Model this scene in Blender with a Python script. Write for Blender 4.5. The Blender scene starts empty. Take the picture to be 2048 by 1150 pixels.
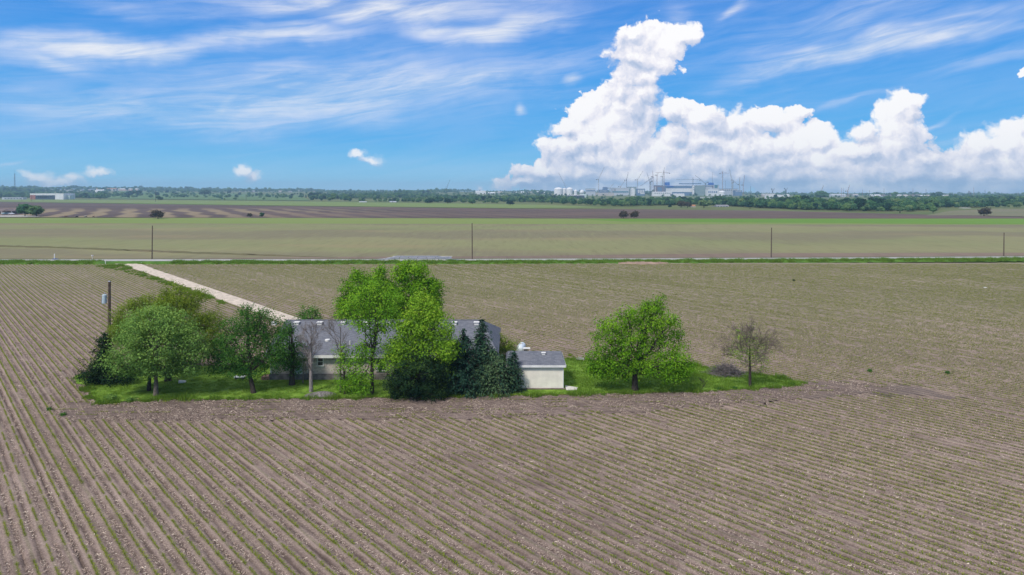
import bpy, math, random
import numpy as np
from mathutils import Vector, Matrix

rng = np.random.default_rng(7)
random.seed(7)
scene = bpy.context.scene
COL = scene.collection
R = math.radians

# ------------------------------------------------------------------ camera
H = 20.0            # metres above the field (drone)
F = 1365.33         # focal length in photograph pixels
HZ = 383.0          # horizon row
cam_d = bpy.data.cameras.new('camera')
cam = bpy.data.objects.new('camera', cam_d)
COL.objects.link(cam)
cam.location = (0, 0, H)
cam.rotation_euler = (R(90), 0, 0)
cam_d.sensor_width = 36.0
cam_d.lens = 24.0
cam_d.shift_y = -(575.0 - HZ) / 2048.0
cam_d.clip_start = 0.5
cam_d.clip_end = 40000
scene.camera = cam

# ------------------------------------------------------------------ render
scene.render.engine = 'CYCLES'
cy = scene.cycles
cy.max_bounces = 5
cy.diffuse_bounces = 3
cy.glossy_bounces = 2
cy.transmission_bounces = 3
cy.volume_bounces = 0
cy.transparent_max_bounces = 6
cy.sample_clamp_indirect = 4.0
cy.use_denoising = True
cy.use_adaptive_sampling = False
vs = scene.view_settings
vs.view_transform = 'Standard'
vs.look = 'None'
vs.exposure = 0.38
vs.gamma = 1.0
vs.use_curve_mapping = False

# ------------------------------------------------------------------ node helpers
def node(nt, typ, **kw):
    n = nt.nodes.new(typ)
    for k, v in kw.items():
        setattr(n, k, v)
    return n

def put(nt, sock, v):
    if v is None:
        return
    if isinstance(v, bpy.types.NodeSocket):
        nt.links.new(v, sock)
    elif isinstance(v, (tuple, list)) and sock.type == 'RGBA' and len(v) == 3:
        sock.default_value = (*v, 1)
    else:
        sock.default_value = v

def M(nt, op, a, b=None, c=None, clamp=False):
    n = node(nt, 'ShaderNodeMath', operation=op, use_clamp=clamp)
    put(nt, n.inputs[0], a); put(nt, n.inputs[1], b); put(nt, n.inputs[2], c)
    return n.outputs[0]

def VM(nt, op, a, b=None, scale=None):
    n = node(nt, 'ShaderNodeVectorMath', operation=op)
    put(nt, n.inputs[0], a); put(nt, n.inputs[1], b)
    if scale is not None:
        put(nt, n.inputs['Scale'], scale)
    return n.outputs['Value'] if op in ('LENGTH', 'DOT_PRODUCT', 'DISTANCE') else n.outputs['Vector']

def MIX(nt, f, a, b):
    n = node(nt, 'ShaderNodeMix', data_type='RGBA')
    put(nt, n.inputs['Factor'], f); put(nt, n.inputs[6], a); put(nt, n.inputs[7], b)
    return n.outputs[2]

def SM(nt, x, lo, hi, a=0.0, b=1.0):
    n = node(nt, 'ShaderNodeMapRange', interpolation_type='SMOOTHSTEP')
    put(nt, n.inputs[0], x); put(nt, n.inputs[1], lo); put(nt, n.inputs[2], hi)
    put(nt, n.inputs[3], a); put(nt, n.inputs[4], b)
    return n.outputs[0]

def NOISE(nt, vec, scale, detail=4, rough=0.55, dist=0.0, color=False, dims='3D'):
    n = node(nt, 'ShaderNodeTexNoise', noise_dimensions=dims)
    put(nt, n.inputs['Vector'], vec)
    n.inputs['Scale'].default_value = scale
    n.inputs['Detail'].default_value = detail
    n.inputs['Roughness'].default_value = rough
    n.inputs['Distortion'].default_value = dist
    return n.outputs['Color' if color else 'Fac']

def RAMP(nt, x, stops):
    n = node(nt, 'ShaderNodeValToRGB')
    put(nt, n.inputs[0], x)
    e = n.color_ramp.elements
    while len(e) < len(stops):
        e.new(0.5)
    for el, (p, c) in zip(e, stops):
        el.position = p; el.color = (*c, 1)
    return n.outputs[0]

def lin(r, g, b):
    f = lambda v: v / 12.92 if v <= 0.04045 else ((v + 0.055) / 1.055) ** 2.4
    return tuple(f(v / 255.0) for v in (r, g, b))

# ------------------------------------------------------------------ sun
SUN_EL, SUN_AZ = R(49), R(215)     # azimuth clockwise from +Y (north): behind the camera, to the left
sd = bpy.data.lights.new('sun', 'SUN')
sd.energy = 2.6
sd.angle = R(10)
sd.color = (1.0, 0.945, 0.875)
sun = bpy.data.objects.new('sun', sd)
COL.objects.link(sun)
to_sun = Vector((math.sin(SUN_AZ) * math.cos(SUN_EL), math.cos(SUN_AZ) * math.cos(SUN_EL), math.sin(SUN_EL)))
sun.rotation_euler = to_sun.to_track_quat('Z', 'Y').to_euler()
sun.location = to_sun * 500

# ------------------------------------------------------------------ sky
def azel(x, y):
    az = math.atan((x - 1024) / F)
    el = math.atan((HZ - y) / F * math.cos(az))
    return az, el

PUFFS = [  # photograph-measured directions and radii of the cumulus masses
 (1290,80,62,42),(1362,72,42,26),(1262,62,42,24),(1265,112,56,40),(1300,120,60,40),(1330,95,50,34),(1275,158,50,36),
 (1285,195,42,40),(1240,190,34,30),(1205,215,52,42),(1165,225,34,30),(1225,240,80,50),(1130,262,30,26),(1180,275,80,55),
 (1255,275,70,66),(1125,300,52,34),(1200,322,110,46),(1085,340,48,20),(1150,350,120,34),(1300,318,62,42),(1035,362,34,9),(1270,350,120,34),
 (1350,222,34,26),(1400,232,42,34),(1425,248,48,44),(1475,250,62,44),(1545,240,55,30),(1595,222,30,18),(1415,285,64,42),(1500,290,76,48),
 (1580,285,74,40),(1640,272,42,28),(1560,325,100,44),(1430,335,90,44),(1650,325,100,46),(1345,350,60,30),
 (1812,205,34,30),(1795,225,36,34),(1822,225,30,28),(1775,255,44,40),(1725,265,34,30),(1735,300,58,46),(1790,292,74,52),(1850,320,62,40),(1760,335,110,44),
 (1960,292,54,30),(2015,278,44,42),(2060,250,52,14),(2070,290,70,60),(1985,335,104,42),(1905,345,90,36),(2090,335,120,50),(2046,150,12,7),
 (1300,374,300,26),(1700,374,330,30),(2060,372,260,34),(1265,150,50,60),(1255,215,80,50),(1795,250,50,50),(1340,318,60,50),(1335,345,90,40),(1350,275,26,30),(1230,348,200,36),(1420,352,190,36),(1600,350,200,40),(1800,350,200,40),(2000,348,200,44),(1500,300,150,44),(1690,300,90,40),
 (72,350,40,18),(150,355,32,15),(192,345,34,11),(108,364,80,16),(490,340,17,15),(504,351,18,14),(720,306,22,13),(742,317,25,14),
 (-420,350,150,26),(-300,320,70,40),(-700,340,220,60),(2600,300,200,80),(2900,330,260,60),
]
CIRRUS = [  # x, y, half length, half width, tilt deg, weight
 (230,88,420,30,6,0.95),(560,78,330,22,7,0.85),(100,120,150,18,-2,0.7),(760,20,560,34,3,0.95),(1000,55,230,26,10,1.0),(860,62,150,20,6,0.8),
 (250,10,300,22,2,0.5),(650,190,820,62,6,0.8),(240,215,420,44,2,0.75),(900,170,420,40,9,0.8),(1080,130,240,34,10,0.5),
 (440,200,110,13,32,0.85),(700,232,520,22,8,0.5),(200,262,330,26,4,0.4),
 (1700,110,420,30,8,0.85),(1850,85,360,22,9,0.75),(1550,150,260,20,7,0.6),(1700,40,420,34,12,0.6),(1480,20,60,14,20,0.8),(1950,25,240,20,10,0.6),(1360,30,60,40,50,0.55),
 (2000,120,260,20,8,0.5),(1700,205,160,7,9,0.5),(1850,255,110,6,10,0.6),(1900,285,140,8,3,0.5),(20,308,60,5,12,0.5),(1150,165,34,14,20,0.95),(1045,224,20,9,-40,0.85),
]
world = bpy.data.worlds.new('World')
scene.world = world
world.use_nodes = True
wt = world.node_tree
wt.nodes.clear()

def cumulus_density(g, P):
    acc = None
    for (x, y, rx, ry) in PUFFS:
        a, e = azel(x, y)
        c = math.cos(a) ** 2
        ix = F / (rx * c * 1.18); iy = F / (ry * math.cos(a) * 1.15)
        ma = node(g, 'ShaderNodeVectorMath', operation='MULTIPLY_ADD')
        put(g, ma.inputs[0], P)
        ma.inputs[1].default_value = (ix, iy, 0); ma.inputs[2].default_value = (-a * ix, -e * iy, 0)
        L = M(g, 'SUBTRACT', 1.0, VM(g, 'LENGTH', ma.outputs[0]))
        acc = L if acc is None else M(g, 'SMOOTH_MAX', acc, L, 0.16)
    v1 = node(g, 'ShaderNodeTexVoronoi', feature='SMOOTH_F1', voronoi_dimensions='2D')
    put(g, v1.inputs['Vector'], P); v1.inputs['Scale'].default_value = 34; v1.inputs['Detail'].default_value = 4.0
    v1.inputs['Roughness'].default_value = 0.54; v1.inputs['Lacunarity'].default_value = 2.2; v1.inputs['Smoothness'].default_value = 0.3
    b = M(g, 'SUBTRACT', 0.56, v1.outputs['Distance'])
    return M(g, 'MULTIPLY_ADD', b, 0.50, M(g, 'ADD', acc, 0.13))

def build_sky():
    nt = wt
    tc = node(nt, 'ShaderNodeTexCoord')
    d = tc.outputs['Generated']
    s = node(nt, 'ShaderNodeSeparateXYZ'); put(nt, s.inputs[0], d)
    x, y, z = s.outputs
    az = M(nt, 'ARCTAN2', x, y)
    el = M(nt, 'ARCSINE', z)
    cb = node(nt, 'ShaderNodeCombineXYZ'); put(nt, cb.inputs[0], az); put(nt, cb.inputs[1], el)
    P = cb.outputs[0]
    # clear sky
    sky = node(nt, 'ShaderNodeTexSky', sky_type='NISHITA')
    sky.sun_disc = False
    sky.sun_elevation = SUN_EL
    sky.sun_rotation = SUN_AZ
    sky.air_density = 1.0; sky.dust_density = 0.6; sky.ozone_density = 1.6
    grad = RAMP(nt, SM2(nt, el, -0.02, 0.62), [
        (0.0, lin(172, 219, 243)), (0.06, lin(122, 202, 242)), (0.15, lin(48, 170, 239)), (0.32, lin(14, 148, 234)),
        (0.52, lin(6, 122, 220)), (1.0, lin(12, 100, 194))])
    grad = VM(nt, 'SCALE', grad, scale=10.0)
    base = MIX(nt, 0.93, sky.outputs[0], grad)
    # cirrus, fibres run across the view and drift up to the right
    zc = M(nt, 'ADD', M(nt, 'MAXIMUM', z, 0.0), 0.10)
    cc = node(nt, 'ShaderNodeCombineXYZ'); put(nt, cc.inputs[0], M(nt, 'DIVIDE', x, zc)); put(nt, cc.inputs[1], M(nt, 'DIVIDE', y, zc))
    mp = node(nt, 'ShaderNodeMapping'); put(nt, mp.inputs['Vector'], cc.outputs[0])
    mp.inputs['Rotation'].default_value = (0, 0, R(14)); 
    warp = NOISE(nt, mp.outputs[0], 0.8, 4, 0.5, color=True)
    wv = VM(nt, 'MULTIPLY_ADD', VM(nt, 'SUBTRACT', warp, (0.5, 0.5, 0.5)), (1.0, 0.55, 0.0))
    nt.nodes[-1].inputs[2].default_value = (0, 0, 0)
    pv = VM(nt, 'ADD', mp.outputs[0], wv)
    st = VM(nt, 'MULTIPLY', pv, (0.5, 2.0, 1.0))
    fib = NOISE(nt, st, 1.6, 9, 0.62, 0.5)
    st2 = VM(nt, 'MULTIPLY', pv, (1.0, 5.0, 1.0))
    fib2 = NOISE(nt, st2, 2.2, 7, 0.65, 0.8)
    cov = NOISE(nt, VM(nt, 'MULTIPLY', pv, (0.5, 1.2, 1)), 0.7, 4, 0.5)
    fibre = M(nt, 'ADD', M(nt, 'MULTIPLY', fib, 0.72), M(nt, 'MULTIPLY', fib2, 0.28))
    t8 = R(7.5)
    fu = VM(nt, 'DOT_PRODUCT', P, (math.cos(t8), math.sin(t8), 0))
    fv = VM(nt, 'DOT_PRODUCT', P, (-math.sin(t8), math.cos(t8), 0))
    bend = NOISE(nt, P, 3.0, 3, 0.5)
    fv = M(nt, 'MULTIPLY_ADD', bend, 0.05, fv)
    def fibre_noise(su, sv, det, ro, di):
        c_ = node(nt, 'ShaderNodeCombineXYZ'); put(nt, c_.inputs[0], M(nt, 'MULTIPLY', fu, su)); put(nt, c_.inputs[1], M(nt, 'MULTIPLY', fv, sv))
        return NOISE(nt, c_.outputs[0], 1.0, det, ro, di, dims='2D')
    fibre_f = M(nt, 'ADD', M(nt, 'MULTIPLY', fibre_noise(3.5, 20.0, 6, 0.62, 0.35), 0.55), M(nt, 'MULTIPLY', fibre_noise(8.0, 75.0, 5, 0.65, 0.5), 0.45))
    wob = NOISE(nt, P, 7.0, 4, 0.5, color=True)
    PW = VM(nt, 'ADD', P, VM(nt, 'SCALE', VM(nt, 'SUBTRACT', wob, (0.5, 0.5, 0.5)), scale=0.075))
    bands = None
    for (bx, by, lx, ly, tilt, w) in CIRRUS:
        a, e = azel(bx, by)
        k = math.cos(a)
        sx, sy = lx / F * k * k * 1.15, ly / F * k * 1.9
        ct, sn = math.cos(R(tilt)), math.sin(R(tilt))
        u = M(nt, 'ADD', VM(nt, 'DOT_PRODUCT', PW, (ct / sx, sn / sx, 0)), -(a * ct + e * sn) / sx)
        v = M(nt, 'ADD', VM(nt, 'DOT_PRODUCT', PW, (-sn / sy, ct / sy, 0)), -(-a * sn + e * ct) / sy)
        L = M(nt, 'MULTIPLY', SM(nt, M(nt, 'SQRT', M(nt, 'MULTIPLY_ADD', u, u, M(nt, 'MULTIPLY', v, v))), 1.0, 0.0), w)
        bands = L if bands is None else M(nt, 'SMOOTH_MAX', bands, L, 0.25)
    def veil(want, fibre=fibre, lo=0.33, hi=0.68):
        ci = M(nt, 'MULTIPLY', want, SM(nt, fibre, lo, hi, 0.28, 1.2))
        ci = M(nt, 'MINIMUM', M(nt, 'MULTIPLY', ci, 0.86), 0.9)
        cc_ = VM(nt, 'SCALE', MIX(nt, SM(nt, want, 0.3, 1.0), lin(214, 222, 250), lin(252, 250, 248)), scale=10.0)
        return MIX(nt, ci, base, cc_)
    def background(c):
        bg = node(nt, 'ShaderNodeBackground')
        put(nt, bg.inputs[0], c)
        bg.inputs[1].default_value = 0.079
        return bg.outputs[0]
    def mixsh(f, a_, b_):
        m_ = node(nt, 'ShaderNodeMixShader')
        put(nt, m_.inputs[0], f); put(nt, m_.inputs[1], a_); put(nt, m_.inputs[2], b_)
        return m_.outputs[0]
    overhead = SM(nt, el, 0.30, 0.62, 0.0, 1.0)
    gen = M(nt, 'MULTIPLY', SM(nt, cov, 0.42, 0.68), SM(nt, el, 0.06, 0.22, 0.0, 0.18))
    aside = M(nt, 'MULTIPLY', SM(nt, M(nt, 'ABSOLUTE', az), 0.66, 1.0), SM(nt, el, 0.05, 0.2, 0.0, 0.55))
    rest = M(nt, 'MAXIMUM', M(nt, 'MAXIMUM', gen, overhead), aside)
    s_rest = background(veil(rest))
    col = veil(M(nt, 'MAXIMUM', M(nt, 'ADD', bands, gen), rest), fibre_f, 0.31, 0.72)
    s_front = background(col)
    # cumulus
    w1 = NOISE(nt, P, 16.0, 6, 0.6, color=True)
    P1 = VM(nt, 'ADD', P, VM(nt, 'SCALE', VM(nt, 'SUBTRACT', w1, (0.5, 0.5, 0.5)), scale=0.040))
    w2 = NOISE(nt, P, 90.0, 6, 0.6, color=True)
    P1 = VM(nt, 'ADD', P1, VM(nt, 'SCALE', VM(nt, 'SUBTRACT', w2, (0.5, 0.5, 0.5)), scale=0.010))
    D1 = cumulus_density(nt, P1)
    D2 = cumulus_density(nt, VM(nt, 'ADD', P1, (-0.006, 0.010, 0)))
    soft = NOISE(nt, P, 11.0, 3, 0.5)
    hi = M(nt, 'ADD', SM(nt, soft, 0.38, 0.68, 0.12, 0.50), SM(nt, az, -0.02, -0.22, 0.0, 0.55))
    alpha = M(nt, 'MULTIPLY', SM(nt, D1, 0.0, hi), SM(nt, az, -0.02, -0.2, 1.0, 0.9))
    alpha = M(nt, 'MULTIPLY', alpha, SM(nt, el, -0.004, 0.02, 0.85, 1.0))
    g1 = M(nt, 'MULTIPLY_ADD', M(nt, 'SUBTRACT', D1, D2), 0.95, 0.70)
    patch = NOISE(nt, P, 8.0, 4, 0.5)
    t = M(nt, 'ADD', g1, M(nt, 'MULTIPLY_ADD', SM(nt, el, 0.0, 0.075), 0.30, -0.17))
    t = M(nt, 'ADD', t, M(nt, 'MULTIPLY_ADD', SM(nt, patch, 0.36, 0.64), 0.46, -0.30))
    ccol = RAMP(nt, M(nt, 'MINIMUM', M(nt, 'MAXIMUM', t, 0.0), 1.0), [
        (0.0, lin(164, 184, 216)), (0.3, lin(190, 203, 228)), (0.6, lin(222, 225, 240)), (0.85, lin(246, 244, 250)), (1.0, lin(255, 254, 255))])
    ccol = VM(nt, 'SCALE', ccol, scale=10.0)
    col = MIX(nt, alpha, col, ccol)
    s_cum = background(col)
    in_low = M(nt, 'MULTIPLY', M(nt, 'LESS_THAN', el, 0.30), M(nt, 'LESS_THAN', M(nt, 'ABSOLUTE', az), 1.15))
    in_front = M(nt, 'MULTIPLY', M(nt, 'LESS_THAN', el, 0.50), M(nt, 'LESS_THAN', M(nt, 'ABSOLUTE', az), 1.25))
    below = background(VM(nt, 'SCALE', lin(150, 165, 170), scale=6.0))
    res = mixsh(in_front, s_rest, mixsh(in_low, s_front, s_cum))
    res = mixsh(M(nt, 'LESS_THAN', el, -0.03), res, below)
    out = node(nt, 'ShaderNodeOutputWorld')
    nt.links.new(res, out.inputs[0])

def SM2(nt, x, lo, hi):
    n = node(nt, 'ShaderNodeMapRange')
    put(nt, n.inputs[0], x); n.inputs[1].default_value = lo; n.inputs[2].default_value = hi
    return n.outputs[0]

build_sky()
world.cycles.sampling_method = 'MANUAL'
world.cycles.sample_map_resolution = 512

# ------------------------------------------------------------------ placing things
def smooth(t):
    t = np.clip(t, 0, 1)
    return t * t * (3 - 2 * t)

def elev(X, Y):
    """Height of the land: flat near the farm, a long low rise beyond 1.5 km."""
    X = np.asarray(X, float); Y = np.asarray(Y, float)
    u = smooth((Y - 1500) / 3600.0)
    roll = 0.5 + 0.28 * np.sin(X / 610.0 + 0.6) + 0.22 * np.sin(X / 240.0 + Y / 900.0)
    b = X / np.maximum(Y, 200.0)
    rise = np.interp(b, [-0.78, -0.55, -0.3, 0.0, 0.2, 0.45, 0.75], [46, 34, 27, 21, 12, 3, -1])
    return u * (rise + 7.0 * (roll - 0.5))

def G(x, y, z=0.0):
    """Photograph pixel on the level field -> ground point."""
    Y = F * (H - z) / (y - HZ)
    return ((x - 1024.0) * Y / F, Y, z)

def PT(x, y, Y):
    return ((x - 1024.0) * Y / F, Y, H - (y - HZ) * Y / F)

def XA(x, Y):
    return (x - 1024.0) * Y / F

def inside(poly, X, Y):
    X = np.asarray(X); Y = np.asarray(Y)
    r = np.zeros(X.shape, bool)
    n = len(poly)
    for i in range(n):
        x0, y0 = poly[i][:2]; x1, y1 = poly[(i + 1) % n][:2]
        if y0 == y1:
            continue
        c = ((y0 > Y) != (y1 > Y)) & (X < (x1 - x0) * (Y - y0) / (y1 - y0) + x0)
        r ^= c
    return r

# ------------------------------------------------------------------ mesh helpers
class MB:
    def __init__(s):
        s.v = []; s.f = []
    def add(s, vs, fs):
        o = len(s.v)
        s.v += [tuple(p) for p in vs]
        s.f += [tuple(i + o for i in f) for f in fs]
        return s
    def box(s, x0, x1, y0, y1, z0, z1):
        v = [(x0, y0, z0), (x1, y0, z0), (x1, y1, z0), (x0, y1, z0), (x0, y0, z1), (x1, y0, z1), (x1, y1, z1), (x0, y1, z1)]
        return s.add(v, [(0, 3, 2, 1), (4, 5, 6, 7), (0, 1, 5, 4), (1, 2, 6, 5), (2, 3, 7, 6), (3, 0, 4, 7)])
    def tube(s, pts, rad, n=6, cap=True):
        pts = [Vector(p) for p in pts]
        if not isinstance(rad, (list, tuple)):
            rad = [rad] * len(pts)
        vs = []; fs = []
        for i, p in enumerate(pts):
            t = (pts[min(i + 1, len(pts) - 1)] - pts[max(i - 1, 0)])
            if t.length < 1e-9:
                t = Vector((0, 0, 1))
            t.normalize()
            a = t.cross(Vector((0, 0, 1)) if abs(t.z) < 0.9 else Vector((1, 0, 0))).normalized()
            b = t.cross(a)
            for k in range(n):
                th = 2 * math.pi * k / n
                vs.append(p + (a * math.cos(th) + b * math.sin(th)) * rad[i])
        for i in range(len(pts) - 1):
            for k in range(n):
                k2 = (k + 1) % n
                fs.append((i * n + k, i * n + k2, (i + 1) * n + k2, (i + 1) * n + k))
        if cap:
            fs.append(tuple(range(n)))
            fs.append(tuple((len(pts) - 1) * n + k for k in reversed(range(n))))
        return s.add(vs, fs)
    def lathe(s, prof, n=16, c=(0, 0, 0)):
        vs = []; fs = []
        for (r, z) in prof:
            for k in range(n):
                th = 2 * math.pi * k / n
                vs.append((c[0] + r * math.cos(th), c[1] + r * math.sin(th), c[2] + z))
        for i in range(len(prof) - 1):
            for k in range(n):
                k2 = (k + 1) % n
                fs.append((i * n + k, i * n + k2, (i + 1) * n + k2, (i + 1) * n + k))
        fs.append(tuple(reversed(range(n))))
        fs.append(tuple((len(prof) - 1) * n + k for k in range(n)))
        return s.add(vs, fs)
    def quad(s, a, b, c, d):
        return s.add([a, b, c, d], [(0, 1, 2, 3)])
    def build(s, name, mat, parent=None, smooth_=False):
        me = bpy.data.meshes.new(name)
        me.from_pydata(s.v, [], s.f)
        me.update()
        if smooth_:
            me.polygons.foreach_set('use_smooth', [True] * len(me.polygons))
        return link(name, me, mat, parent)

def link(name, me, mat, parent=None):
    if mat is not None and not me.materials:
        me.materials.append(mat)
    o = bpy.data.objects.new(name, me)
    COL.objects.link(o)
    if parent is not None:
        o.parent = parent
    return o

def np_mesh(name, verts, faces, tint=None):
    """verts (N,3), faces (M,k) arrays -> mesh, optional per-face tint."""
    me = bpy.data.meshes.new(name)
    k = faces.shape[1]
    me.vertices.add(len(verts)); me.vertices.foreach_set('co', np.asarray(verts, np.float32).ravel())
    me.loops.add(faces.size); me.loops.foreach_set('vertex_index', np.asarray(faces, np.int32).ravel())
    me.polygons.add(len(faces))
    me.polygons.foreach_set('loop_start', np.arange(0, faces.size, k, dtype=np.int32))
    me.polygons.foreach_set('loop_total', np.full(len(faces), k, np.int32))
    me.update(calc_edges=True)
    if tint is not None:
        at = me.attributes.new('tint', 'FLOAT', 'FACE')
        at.data.foreach_set('value', np.asarray(tint, np.float32))
    return me

def thing(name, label, cat, loc=(0, 0, 0), rz=0.0, group=None):
    o = bpy.data.objects.new(name, None)
    COL.objects.link(o)
    o.empty_display_size = 0.3
    o.location = loc
    o.rotation_euler = (0, 0, rz)
    return tag(o, label, cat, group)

def tag(o, label, cat, group=None):
    o['label'] = label; o['category'] = cat
    if group:
        o['group'] = group
    return o

def kind(o, k):
    o['kind'] = k
    return o

def dup(root, loc, rz=None, label=None, scale=None):
    r = root.copy(); COL.objects.link(r); r.location = loc
    if rz is not None:
        r.rotation_euler = (0, 0, rz)
    if scale is not None:
        r.scale = scale
    if label:
        r['label'] = label
    for ch in list(root.children):
        c = ch.copy(); COL.objects.link(c); c.parent = r
        for gch in list(ch.children):
            d = gch.copy(); COL.objects.link(d); d.parent = c
    return r

# ------------------------------------------------------------------ materials
def mat_new(name):
    m = bpy.data.materials.new(name)
    m.use_nodes = True
    nt = m.node_tree
    nt.nodes.clear()
    out = node(nt, 'ShaderNodeOutputMaterial')
    return m, nt, out

def finish(nt, out, col, rough=0.9, bump=None, bstr=0.4, bdist=0.02, spec=0.25, metal=0.0):
    p = node(nt, 'ShaderNodeBsdfPrincipled')
    put(nt, p.inputs['Base Color'], col)
    put(nt, p.inputs['Roughness'], rough)
    p.inputs['Specular IOR Level'].default_value = spec
    p.inputs['Metallic'].default_value = metal
    if bump is not None:
        b = node(nt, 'ShaderNodeBump')
        b.inputs['Strength'].default_value = bstr
        b.inputs['Distance'].default_value = bdist
        put(nt, b.inputs['Height'], bump)
        nt.links.new(b.outputs[0], p.inputs['Normal'])
    nt.links.new(p.outputs[0], out.inputs[0])

def pos(nt):
    return node(nt, 'ShaderNodeNewGeometry').outputs['Position']

def objc(nt):
    return node(nt, 'ShaderNodeTexCoord').outputs['Object']

_cache = {}
def plain(name, col, rough=0.7, var=0.12, scale=3.0, spec=0.3, metal=0.0, bump=0.0):
    """Surface colour with mottled wear."""
    if name in _cache:
        return _cache[name]
    m, nt, out = mat_new(name)
    n1 = NOISE(nt, objc(nt), scale, 5, 0.6)
    c2 = tuple(max(0.0, v * (1 - var * 2.2)) for v in col); c1 = tuple(min(1.0, v * (1 + var)) for v in col)
    c = MIX(nt, SM(nt, n1, 0.3, 0.7), c2, c1)
    finish(nt, out, c, rough, n1 if bump else None, bump, 0.03, spec, metal)
    _cache[name] = m
    return m

ROWS_N = (0.748, 0.6637)     # across the crop rows
ROWS_D = (-0.6637, 0.748)    # along the crop rows (away from the camera, to the left)
SP = 0.766
PHASE = 5.17

def soil_mat(name, dark, light, straw, ndir=ROWS_N, sp=SP, phase=PHASE, residue=0.5, green=0.0, contrast=1.0):
    m, nt, out = mat_new(name)
    P = pos(nt)
    q = M(nt, 'DIVIDE', M(nt, 'SUBTRACT', VM(nt, 'DOT_PRODUCT', P, (ndir[0], ndir[1], 0)), phase), sp)
    wob = NOISE(nt, P, 0.9, 3, 0.5)
    q = M(nt, 'ADD', q, M(nt, 'MULTIPLY_ADD', wob, 0.22, -0.11))
    fr = M(nt, 'ABSOLUTE', M(nt, 'SUBTRACT', M(nt, 'FRACT', M(nt, 'ADD', q, 0.5)), 0.5))   # 0 on the row, .5 midway
    idx = M(nt, 'FLOOR', q)
    wn = node(nt, 'ShaderNodeTexWhiteNoise', noise_dimensions='1D'); put(nt, wn.inputs['W'], idx)
    rowv = wn.outputs['Value']
    big = NOISE(nt, P, 0.035, 4, 0.55)
    mid = NOISE(nt, P, 0.5, 5, 0.6)
    fine = NOISE(nt, P, 7.0, 6, 0.68)
    clod = NOISE(nt, P, 24.0, 4, 0.65)
    t = M(nt, 'ADD', M(nt, 'MULTIPLY', fine, 0.75), M(nt, 'MULTIPLY', mid, 0.45))
    t = M(nt, 'ADD', t, M(nt, 'MULTIPLY', clod, 0.45))
    t = SM(nt, t, 0.58, 1.08)
    base = MIX(nt, t, dark, light)
    # smooth dusty bands beside the row, moist earth and painted furrow shade midway between rows
    band = M(nt, 'MULTIPLY', SM(nt, fr, 0.06, 0.13), SM(nt, fr, 0.30, 0.20))
    base = MIX(nt, M(nt, 'MULTIPLY', M(nt, 'MULTIPLY', band, rowv), 0.55 * contrast), base, tuple(v * 1.16 for v in light))
    furrow_tone = M(nt, 'MULTIPLY', SM(nt, fr, 0.30, 0.46), M(nt, 'MULTIPLY_ADD', rowv, 0.7, 0.15))
    base = MIX(nt, M(nt, 'MULTIPLY', furrow_tone, 1.0 * contrast), base, tuple(v * 0.66 for v in dark))
    # chopped straw lying on the soil
    vo = node(nt, 'ShaderNodeTexVoronoi', feature='F1', voronoi_dimensions='2D')
    put(nt, vo.inputs['Vector'], VM(nt, 'MULTIPLY', P, (1.0, 1.0, 0.0)))
    vo.inputs['Scale'].default_value = 11.0
    vs_ = node(nt, 'ShaderNodeSeparateColor'); put(nt, vs_.inputs[0], vo.outputs['Color'])
    patch = SM(nt, NOISE(nt, P, 0.22, 4, 0.6), 0.35, 0.68)
    sp_ = M(nt, 'MULTIPLY', M(nt, 'GREATER_THAN', vs_.outputs[0], 0.62), SM(nt, vo.outputs['Distance'], 0.45, 0.25))
    sp_ = M(nt, 'MULTIPLY', sp_, M(nt, 'MULTIPLY_ADD', patch, 0.8, 0.35))
    sp_ = M(nt, 'MULTIPLY', sp_, residue)
    base = MIX(nt, sp_, base, MIX(nt, vs_.outputs[1], tuple(v * 0.6 for v in straw), straw))
    base = MIX(nt, SM(nt, big, 0.35, 0.68, 0.0, 0.34), base, tuple(v * 0.8 for v in dark))
    tc_ = node(nt, 'ShaderNodeCombineXYZ'); put(nt, tc_.inputs[0], VM(nt, 'DOT_PRODUCT', P, (1.5 * ROWS_N[0], 1.5 * ROWS_N[1], 0))); put(nt, tc_.inputs[1], VM(nt, 'DOT_PRODUCT', P, (0.28 * ROWS_D[0], 0.28 * ROWS_D[1], 0)))
    tuft = NOISE(nt, tc_.outputs[0], 1.0, 5, 0.68)
    base = MIX(nt, SM(nt, tuft, 0.50, 0.70, 0.0, 0.45), base, tuple(v * 0.62 for v in dark))
    base = MIX(nt, SM(nt, tuft, 0.46, 0.30, 0.0, 0.30), base, tuple(v * 1.2 for v in light))
    sy = node(nt, 'ShaderNodeSeparateXYZ'); put(nt, sy.inputs[0], P)
    fieldv = M(nt, 'MULTIPLY', SM(nt, M(nt, 'ADD', M(nt, 'MULTIPLY_ADD', sy.outputs[0], 0.28, sy.outputs[1]), M(nt, 'MULTIPLY_ADD', big, 50.0, -25.0)), 70, 150), M(nt, 'MULTIPLY_ADD', fine, 0.7, 0.25))
    base = MIX(nt, M(nt, 'MULTIPLY', fieldv, 0.70, clamp=True), base, (0.222, 0.214, 0.128))
    if green > 0:
        gm = M(nt, 'MULTIPLY', SM(nt, fr, 0.20, 0.05), M(nt, 'MULTIPLY_ADD', mid, 0.8, 0.3))
        base = MIX(nt, M(nt, 'MULTIPLY', gm, green), base, (0.165, 0.205, 0.050))
    hgt = M(nt, 'ADD', M(nt, 'MULTIPLY', fine, 0.7), M(nt, 'MULTIPLY', clod, 0.5))
    finish(nt, out, base, 0.95, hgt, 0.9, 0.08, 0.10)
    return m

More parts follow.
